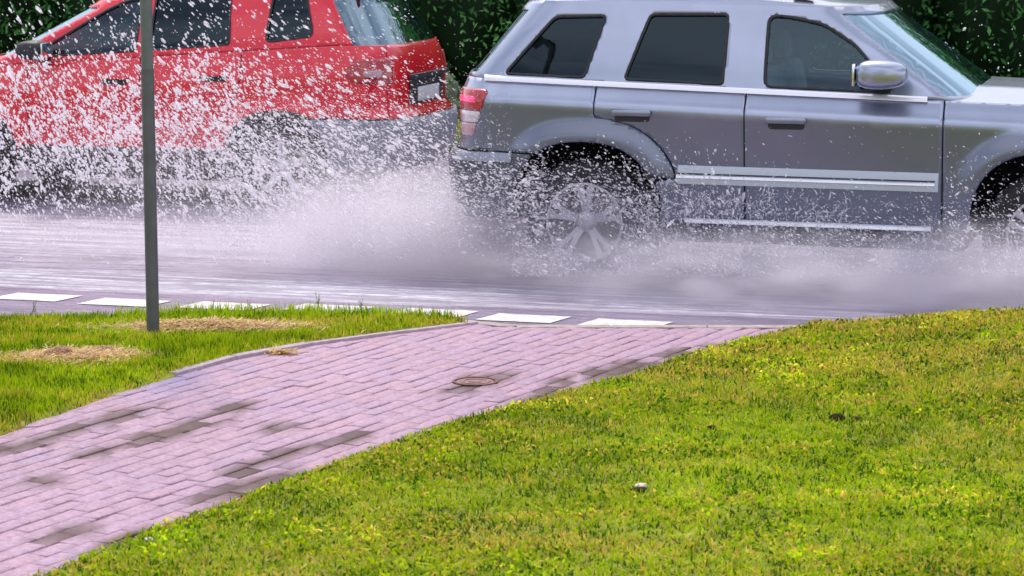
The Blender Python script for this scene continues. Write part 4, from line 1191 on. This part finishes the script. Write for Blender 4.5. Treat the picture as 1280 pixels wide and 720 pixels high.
sh = [(-10.3, 12.6, 1.5, 1.8, 6000, .085, DG, 'dark shrub beyond the left edge of the picture', 0),
      (-7.5, 15.2, 1.7, 1.8, 9000, .085, DG, 'second-row shrub filling the gap in the upper left corner', .004),
      (-1.6, 15.0, 1.7, 1.8, 8000, .085, DG, 'second-row shrub in the gap left of the silver car roof', 0),
      (3.9, 15.0, 1.7, 1.8, 8000, .085, DG, 'second-row shrub behind the silver car windscreen', 0),
      (-8.6, 12.9, 1.6, 1.7, 9000, .085, DG, 'dark shrub at the far left, behind the red car bonnet', 0),
      (-6.5, 13.4, 1.5, 1.9, 15000, .075, DG, 'dark green shrub in the upper left corner of the picture', .004),
      (-4.4, 13.0, 1.5, 1.8, 9000, .085, DG, 'dark shrub right behind the roof of the red car', 0),
      (-2.7, 11.3, 1.5, 1.9, 14000, .075, DG, 'dark shrub seen through the gap between the red and the silver car', 0),
      (-.6, 13.2, 1.6, 2.0, 14000, .075, DG, 'dark shrub behind the rear corner of the silver car roof', 0),
      (1.4, 12.8, 1.5, 1.8, 9000, .085, DG, 'dark shrub hidden behind the middle of the silver car roof', 0),
      (3.0, 12.9, 1.5, 1.9, 16000, .080, DG, 'deep green shrub above the silver car windscreen', .002),
      (4.7, 12.1, 1.35, 1.8, 22000, .095, LG, 'lighter leafy shrub with pale leaves in the upper right corner', .03),
      (6.9, 12.8, 1.5, 1.9, 9000, .085, LG, 'leafy shrub beyond the right edge of the picture', .01)]
for i, (u, v, rx, rz, n, ls, pal, lab, pale) in enumerate(sh): shrub(u, v, rx, rz, n, ls, pal, lab, 100 + i, pale)
# tall trees further back keep the sky off the road and the paintwork
for i, u in enumerate(np.linspace(-17, 15, 9)):
    g = np.random.default_rng(300 + i); x0, y0 = roadpt(u + g.uniform(-.8, .8), 18.5 + g.uniform(-1, 1.5)); root = empty('tree', (x0, y0, .1))
    tag(root, 'tall broadleaf tree behind the shrubs, its crown above the picture, ' + ['far left beyond the frame', 'left of the red car', 'behind the red car windows', 'behind the red car tail', 'behind the gap', 'behind the silver car doors', 'behind the silver car windscreen', 'behind the light leafy shrub', 'far right beyond the frame'][i], 'tree', 'tall trees behind the roadside shrubs')
    H_ = g.uniform(6.5, 8.5); mb = MB(); mb.tube([(0, 0, 0), (.05, .03, H_ * .3), (.0, .1, H_ * .75)], [.17, .13, .05], 10)
    for k in range(6):
        a = g.uniform(0, 6.28); z = H_ * g.uniform(.3, .6); mb.tube([(0.03, 0.03, z), (math.cos(a) * 1.0, math.sin(a) * 1.0, z + .7), (math.cos(a) * 1.7, math.sin(a) * 1.7, z + 1.7)], [.06, .04, .015], 6)
    mb.build('trunk', bark, root)
    n = 7000; nc = 50; cl = g.normal(0, 1, (nc, 3)); cl /= np.linalg.norm(cl, axis=1, keepdims=True); cl = cl * g.uniform(.3, 1, (nc, 1)) * (1.9, 1.9, H_ * .32) + (0, 0, H_ * .66)
    ci = g.integers(0, nc, n); p = cl[ci] + g.normal(0, .42, (n, 3)); d = g.normal(0, 1, (n, 3)); d /= np.linalg.norm(d, axis=1, keepdims=True)
    t = np.cross(d, g.normal(0, 1, (n, 3))); t /= np.linalg.norm(t, axis=1, keepdims=True); ls = g.uniform(.12, .22, (n, 1))
    V = np.stack([p, p + d * ls * .5 + t * ls * .25, p + d * ls, p + d * ls * .5 - t * ls * .25], 1)
    C = np.repeat(np.array(DG)[g.integers(0, 4, n)] * g.uniform(.8, 1.8, (n, 1)), 4, 0)
    fast_mesh('crown', V.reshape(-1, 3), np.full(n, 4), np.arange(n * 4), leaf_m, C, root)

# =================================================================== WATER IN THE AIR
def at_v(px, py, v):
    px = np.asarray(px, float); py = np.asarray(py, float)
    rx = (px - 640) / FPX; ry = _F[1] - (py - 360) / FPX * _U[1]; rz = _F[2] - (py - 360) / FPX * _U[2]
    t = (v + P0 @ NX) / (rx * NX[0] + ry * NX[1])
    return np.stack([rx * t, ry * t, CAM_H + rz * t], 1)
drop_m = mat('water_drop', (.93, .91, .95), .2, spec=.8)
nt = drop_m.node_tree; _b = nt.nodes['Principled BSDF']; _o = nt.nodes['Material Output']
_t = nt.nodes.new('ShaderNodeBsdfTranslucent'); _t.inputs[0].default_value = (.95, .92, .96, 1)
_m = nt.nodes.new('ShaderNodeMixShader'); _m.inputs[0].default_value = .62
nt.links.new(_b.outputs[0], _m.inputs[1]); nt.links.new(_t.outputs[0], _m.inputs[2])
# clear water: part of what lies behind shows through, more in some drops than in others
_tp = nt.nodes.new('ShaderNodeBsdfTransparent'); _tc2 = nt.nodes.new('ShaderNodeTexCoord'); _wn = nt.nodes.new('ShaderNodeTexNoise'); _wn.inputs['Scale'].default_value = 45
_wr = nt.nodes.new('ShaderNodeMapRange'); _wr.inputs[1].default_value = .35; _wr.inputs[2].default_value = .65; _wr.inputs[3].default_value = 0.0; _wr.inputs[4].default_value = .8
_m3 = nt.nodes.new('ShaderNodeMixShader'); nt.links.new(_tc2.outputs['Object'], _wn.inputs['Vector']); nt.links.new(_wn.outputs['Fac'], _wr.inputs[0]); nt.links.new(_wr.outputs[0], _m3.inputs[0])
nt.links.new(_m.outputs[0], _m3.inputs[1]); nt.links.new(_tp.outputs[0], _m3.inputs[2]); nt.links.new(_m3.outputs[0], _o.inputs['Surface'])
_bm = bmesh.new(); bmesh.ops.create_icosphere(_bm, subdivisions=1, radius=1)
IV = np.array([v.co[:] for v in _bm.verts]); IF = np.array([[v.index for v in f.verts] for f in _bm.faces]); _bm.free()
ux3 = np.array([UX[0], UX[1], 0.]); nx3 = np.array([NX[0], NX[1], 0.])
def drops(name, p, r, el, ang, label):
    """p positions, r radius, el elongation, ang flight angle above the road direction (towards the left)"""
    ok = p[:, 2] > .012
    p, r, el, ang = p[ok], r[ok], el[ok], ang[ok]
    n = len(p)
    d = -ux3[None] * np.cos(ang)[:, None] + np.array([0, 0, 1.])[None] * np.sin(ang)[:, None] + nx3[None] * rng.normal(0, .25, n)[:, None]
    d /= np.linalg.norm(d, axis=1, keepdims=True)
    b = np.cross(d, nx3[None]); b /= np.linalg.norm(b, axis=1, keepdims=True); c = np.cross(d, b)
    S = IV[None] * np.stack([r * el, r, r], 1)[:, None, :]
    S = S * rng.uniform(.8, 1.2, (n, len(IV), 1))
    W = p[:, None, :] + S[..., 0:1] * d[:, None, :] + S[..., 1:2] * b[:, None, :] + S[..., 2:3] * c[:, None, :]
    idx = (IF.ravel()[None] + (np.arange(n) * len(IV))[:, None]).ravel()
    o = fast_mesh(name, W.reshape(-1, 3), np.full(n * len(IF), 3), idx, drop_m, smooth=True)
    return tag(o, label, 'water', kind='stuff')
def lognorm(m, s, n): return m * np.exp(rng.normal(0, s, n))
def fan(px, py):
    """flight angle: steep at the left edge, flat near the silver car"""
    return R(1) * (62 - 42 * np.clip(px / 560, 0, 1) + rng.normal(0, 7, len(px)))
# A: heavy curtain in front of the red car
n = 25000
px = rng.uniform(-60, 520, n); py = rng.uniform(-60, 335, n)
den = (.30 + .9 * np.exp(-((py - 165) / 85) ** 2)) * (1 - .55 * smooth((px - 250) / 250)) * (py < 345 - .05 * px) * (.35 + 1.3 * vnoise(px, py, .03, 61, 3) ** 1.5)
den *= np.where(py < 70, .35 + .3 * (px > 150), 1) * (1 - .6 * smooth((py - 240) / 90))
k = rng.random(n) < den; px, py = px[k], py[k]
drops('water_drops', at_v(px, py, rng.uniform(1.0, 3.0, len(px))), lognorm(.0030, .55, len(px)), rng.uniform(1.4, 3.8, len(px)), fan(px, py), 'curtain of flying drops in front of the red car')
# A2: torn sheets and threads of water at the left
P_ = []; Rr_ = []; An = []
for i in range(520):
    cx = rng.uniform(-20, 330); cy = 175 + rng.normal(0, 62); m = int(rng.integers(3, 11)); vv = rng.uniform(1.0, 2.2)
    if cy > 305 or cy < 45: continue
    a0 = float(fan(np.array([cx]), 0)[0]); dr = R(rng.choice([60, 100, -20]) + rng.normal(0, 25)); x, y = cx, cy
    for j in range(m):
        P_.append((x + rng.normal(0, 1.2), y + rng.normal(0, 1.2), vv)); Rr_.append(rng.uniform(.004, .0085)); An.append(a0 + rng.normal(0, .25))
        dr += rng.normal(0, .35); st = rng.uniform(2.0, 4.6); x += -math.cos(dr) * st; y += -math.sin(dr) * st
P_ = np.array(P_); drops('water_threads', at_v(P_[:, 0], P_[:, 1], P_[:, 2]), np.array(Rr_), rng.uniform(1.1, 2.2, len(P_)), np.array(An), 'torn clumps of splashed water left and right of the grey pole')
# B: fine spray thrown back between the two cars
n = 26000
px = rng.uniform(270, 680, n); py = rng.uniform(30, 330, n)
den = np.exp(-((py - (235 - .10 * (px - 400))) / 70) ** 2) * (.45 + .9 * vnoise(px, py, .04, 62, 3)) * np.where(px > 560, np.exp(-((py - 245) / 38) ** 2), 1)
k = rng.random(n) < den; px, py = px[k], py[k]
drops('water_drops', at_v(px, py, rng.uniform(.9, 1.9, len(px))), lognorm(.0024, .5, len(px)), rng.uniform(1.8, 4.4, len(px)), R(1) * (34 - .028 * (px - 300) + rng.normal(0, 8, len(px))), 'fine spray thrown back behind the rear wheel of the silver car')
# C: splash round the rear wheel
n = 19000
px = rng.normal(720, 115, n); py = rng.normal(262, 34, n)
k = (np.hypot((px - 735) / 60, (py - 298) / 46) > rng.uniform(.35, 1.35, n)) & (px > 535) & (px < 1010) & (py > 168) & (py < 352) & (rng.random(n) < 1 - smooth((py - 295) / 50)) & (rng.random(n) < (.25 + 1.2 * vnoise(px, py, .06, 63, 3) ** 1.6)); px, py = px[k], py[k]
drops('water_drops', at_v(px, py, rng.uniform(1.0, 1.85, len(px))), lognorm(.0026, .5, len(px)), rng.uniform(1.1, 3.0, len(px)), R(1) * (25 + np.clip((760 - px) * -.35, -30, 120) + rng.normal(0, 22, len(px))), 'churned splash around the rear wheel of the silver car')
# C2: ligaments of the crown splash below the doors
P_ = []; Rr_ = []; An = []
for i in range(420):
    cx = rng.normal(800, 120) if i % 2 else rng.uniform(820, 1060); cy = 262 + rng.normal(0, 15) + .02 * (cx - 800); a = R(110 + rng.normal(0, 35)); m = int(rng.integers(3, 12)); x, y = cx, cy; vv = rng.uniform(1.1, 1.6)
    for j in range(m):
        P_.append((x, y, vv)); Rr_.append(rng.uniform(.002, .0046) * (1 - .5 * j / m)); An.append(a)
        a += rng.normal(0, .3); st = rng.uniform(1.2, 2.6); x += -math.cos(a) * st; y += -math.sin(a) * st
P_ = np.array(P_); drops('water_threads', at_v(P_[:, 0], P_[:, 1], P_[:, 2]), np.array(Rr_), rng.uniform(1.3, 2.4, len(P_)), np.array(An), 'thin upright threads of water splashing up below the silver doors')
# E: light streaks over doors and wings, odd drops up at the right
n = 2600
px = rng.uniform(560, 1300, n); py = 150 + rng.uniform(0, 190, n)
k = rng.random(n) < .25 + .5 * smooth((py - 200) / 60); px, py = px[k], py[k]
drops('water_drops', at_v(px, py, rng.uniform(1.1, 1.85, len(px))), lognorm(.0018, .3, len(px)), rng.uniform(2, 4.5, len(px)), R(1) * (28 + rng.normal(0, 8, len(px))), 'thin scatter of droplets along the silver car side')
n = 40
px = rng.uniform(1180, 1300, n); py = rng.uniform(10, 90, n)
drops('water_drops', at_v(px, py, rng.uniform(2.8, 4.2, n)), lognorm(.004, .4, n), rng.uniform(1, 1.8, n), R(1) * rng.normal(60, 40, n), 'few loose drops above the silver bonnet')

n = 60000
px = rng.normal(300, 210, n); py = rng.normal(215, 60, n); k = (py > 20) & (py < 335) & (px > -60) & (px < 640) & (rng.random(n) < .2 + 1.1 * vnoise(px, py, .035, 66, 3) ** 1.5); px, py = px[k], py[k]
drops('water_drops', at_v(px, py, rng.uniform(1.0, 2.8 - 1.0 * (px > 500), len(px))), lognorm(.0014, .3, len(px)), rng.uniform(1.5, 3.5, len(px)), fan(px, py), 'finest droplets filling the air between the larger drops')
n = 26000
px = rng.uniform(640, 1290, n); py = 345 - np.abs(rng.normal(0, 1, n)) * (26 + 26 * vnoise(px, 0 * px, .03, 67, 3) + 12 * (px > 1180)); k = (rng.random(n) < .25 + 1.2 * vnoise(px, py, .04, 68, 3) ** 1.5) & (np.hypot((px - 735) / 50, (py - 296) / 42) > rng.uniform(.4, 1.0, n)); px, py = px[k], py[k]
drops('water_drops', at_v(px, py, rng.uniform(.75, 1.5, len(px))), lognorm(.0017, .5, len(px)), rng.uniform(1.5, 4, len(px)), R(1) * rng.normal(30, 30, len(px)), 'low churning spray along the road under the silver doors')
# mist: soft clouds of atomised water
def mist(px, py, v, rl, rw, rh, dens, label, nscale=3.0, contrast=.6, tilt=0.0, power=1.3, zc=None):
    c = at_v([px], [py], v)[0]
    bm = bmesh.new(); bmesh.ops.create_icosphere(bm, subdivisions=4, radius=1)
    zb_ = (.012 - c[2]) / rh
    for w in bm.verts: w.co.z = max(w.co.z, zb_)
    m = bpy.data.materials.new('mist'); m.use_nodes = True; nt = m.node_tree; L = nt.links
    nt.nodes.remove(nt.nodes['Principled BSDF']); out = nt.nodes['Material Output']
    pv = nt.nodes.new('ShaderNodeVolumePrincipled'); pv.inputs['Color'].default_value = (.98, .95, 1, 1); pv.inputs['Anisotropy'].default_value = .4
    tc = nt.nodes.new('ShaderNodeTexCoord'); ln = nt.nodes.new('ShaderNodeVectorMath'); ln.operation = 'LENGTH'; L.new(tc.outputs['Object'], ln.inputs[0])
    mr = nt.nodes.new('ShaderNodeMapRange'); mr.interpolation_type = 'SMOOTHSTEP'; mr.inputs[1].default_value = 1.0; mr.inputs[2].default_value = .25; mr.inputs[3].default_value = 0; mr.inputs[4].default_value = 1; L.new(ln.outputs['Value'], mr.inputs[0])
    mp = nt.nodes.new('ShaderNodeMapping'); mp.inputs['Scale'].default_value = (rl * .45, rw, rh * 1.3); L.new(tc.outputs['Object'], mp.inputs[0])
    no = nt.nodes.new('ShaderNodeTexNoise'); no.inputs['Scale'].default_value = nscale; no.inputs['Detail'].default_value = 3; no.inputs['Roughness'].default_value = .55; L.new(mp.outputs[0], no.inputs['Vector'])
    mr2 = nt.nodes.new('ShaderNodeMapRange'); mr2.inputs[1].default_value = .35; mr2.inputs[2].default_value = .65; mr2.inputs[3].default_value = 1 - contrast; mr2.inputs[4].default_value = 1 + contrast; L.new(no.outputs['Fac'], mr2.inputs[0])
    a = nt.nodes.new('ShaderNodeMath'); a.operation = 'MULTIPLY'; L.new(mr.outputs[0], a.inputs[0]); L.new(mr2.outputs[0], a.inputs[1])
    b = nt.nodes.new('ShaderNodeMath'); b.operation = 'MULTIPLY'; L.new(a.outputs[0], b.inputs[0]); b.inputs[1].default_value = dens
    L.new(b.outputs[0], pv.inputs['Density']); L.new(pv.outputs[0], out.inputs['Volume'])
    o = mesh_obj('spray_mist', [w.co[:] for w in bm.verts], [[w.index for w in f.verts] for f in bm.faces], m, smooth=False); bm.free()
    o.location = c; o.scale = (rl, rw, rh); o.rotation_euler = (0, tilt, YAW)
    return tag(o, label, 'mist', kind='stuff')
mist(500, 300, 1.55, 1.25, .75, .52, 4.6, 'dense white mist trailing behind the silver rear wheel', 3.5, .55)
mist(250, 315, 2.0, 2.4, .9, .38, .8, 'low mist over the foaming road left of the dense cloud', 2, .5)
mist(980, 345, .95, 2.4, .75, .34, 2.6, 'low mist rolling along under the silver doors', 6, .95)
mist(1240, 345, 1.0, 1.0, .55, .40, 2.4, 'mist thrown up at the silver front wheel', 6, .95)
mist(330, 225, 2.4, 2.3, .9, .65, .10, 'thin mist hanging in front of the lower red car', 2, .5)
mist(735, 280, 1.5, .85, .45, .40, 1.8, 'swirling mist around the silver rear wheel', 5, .8)
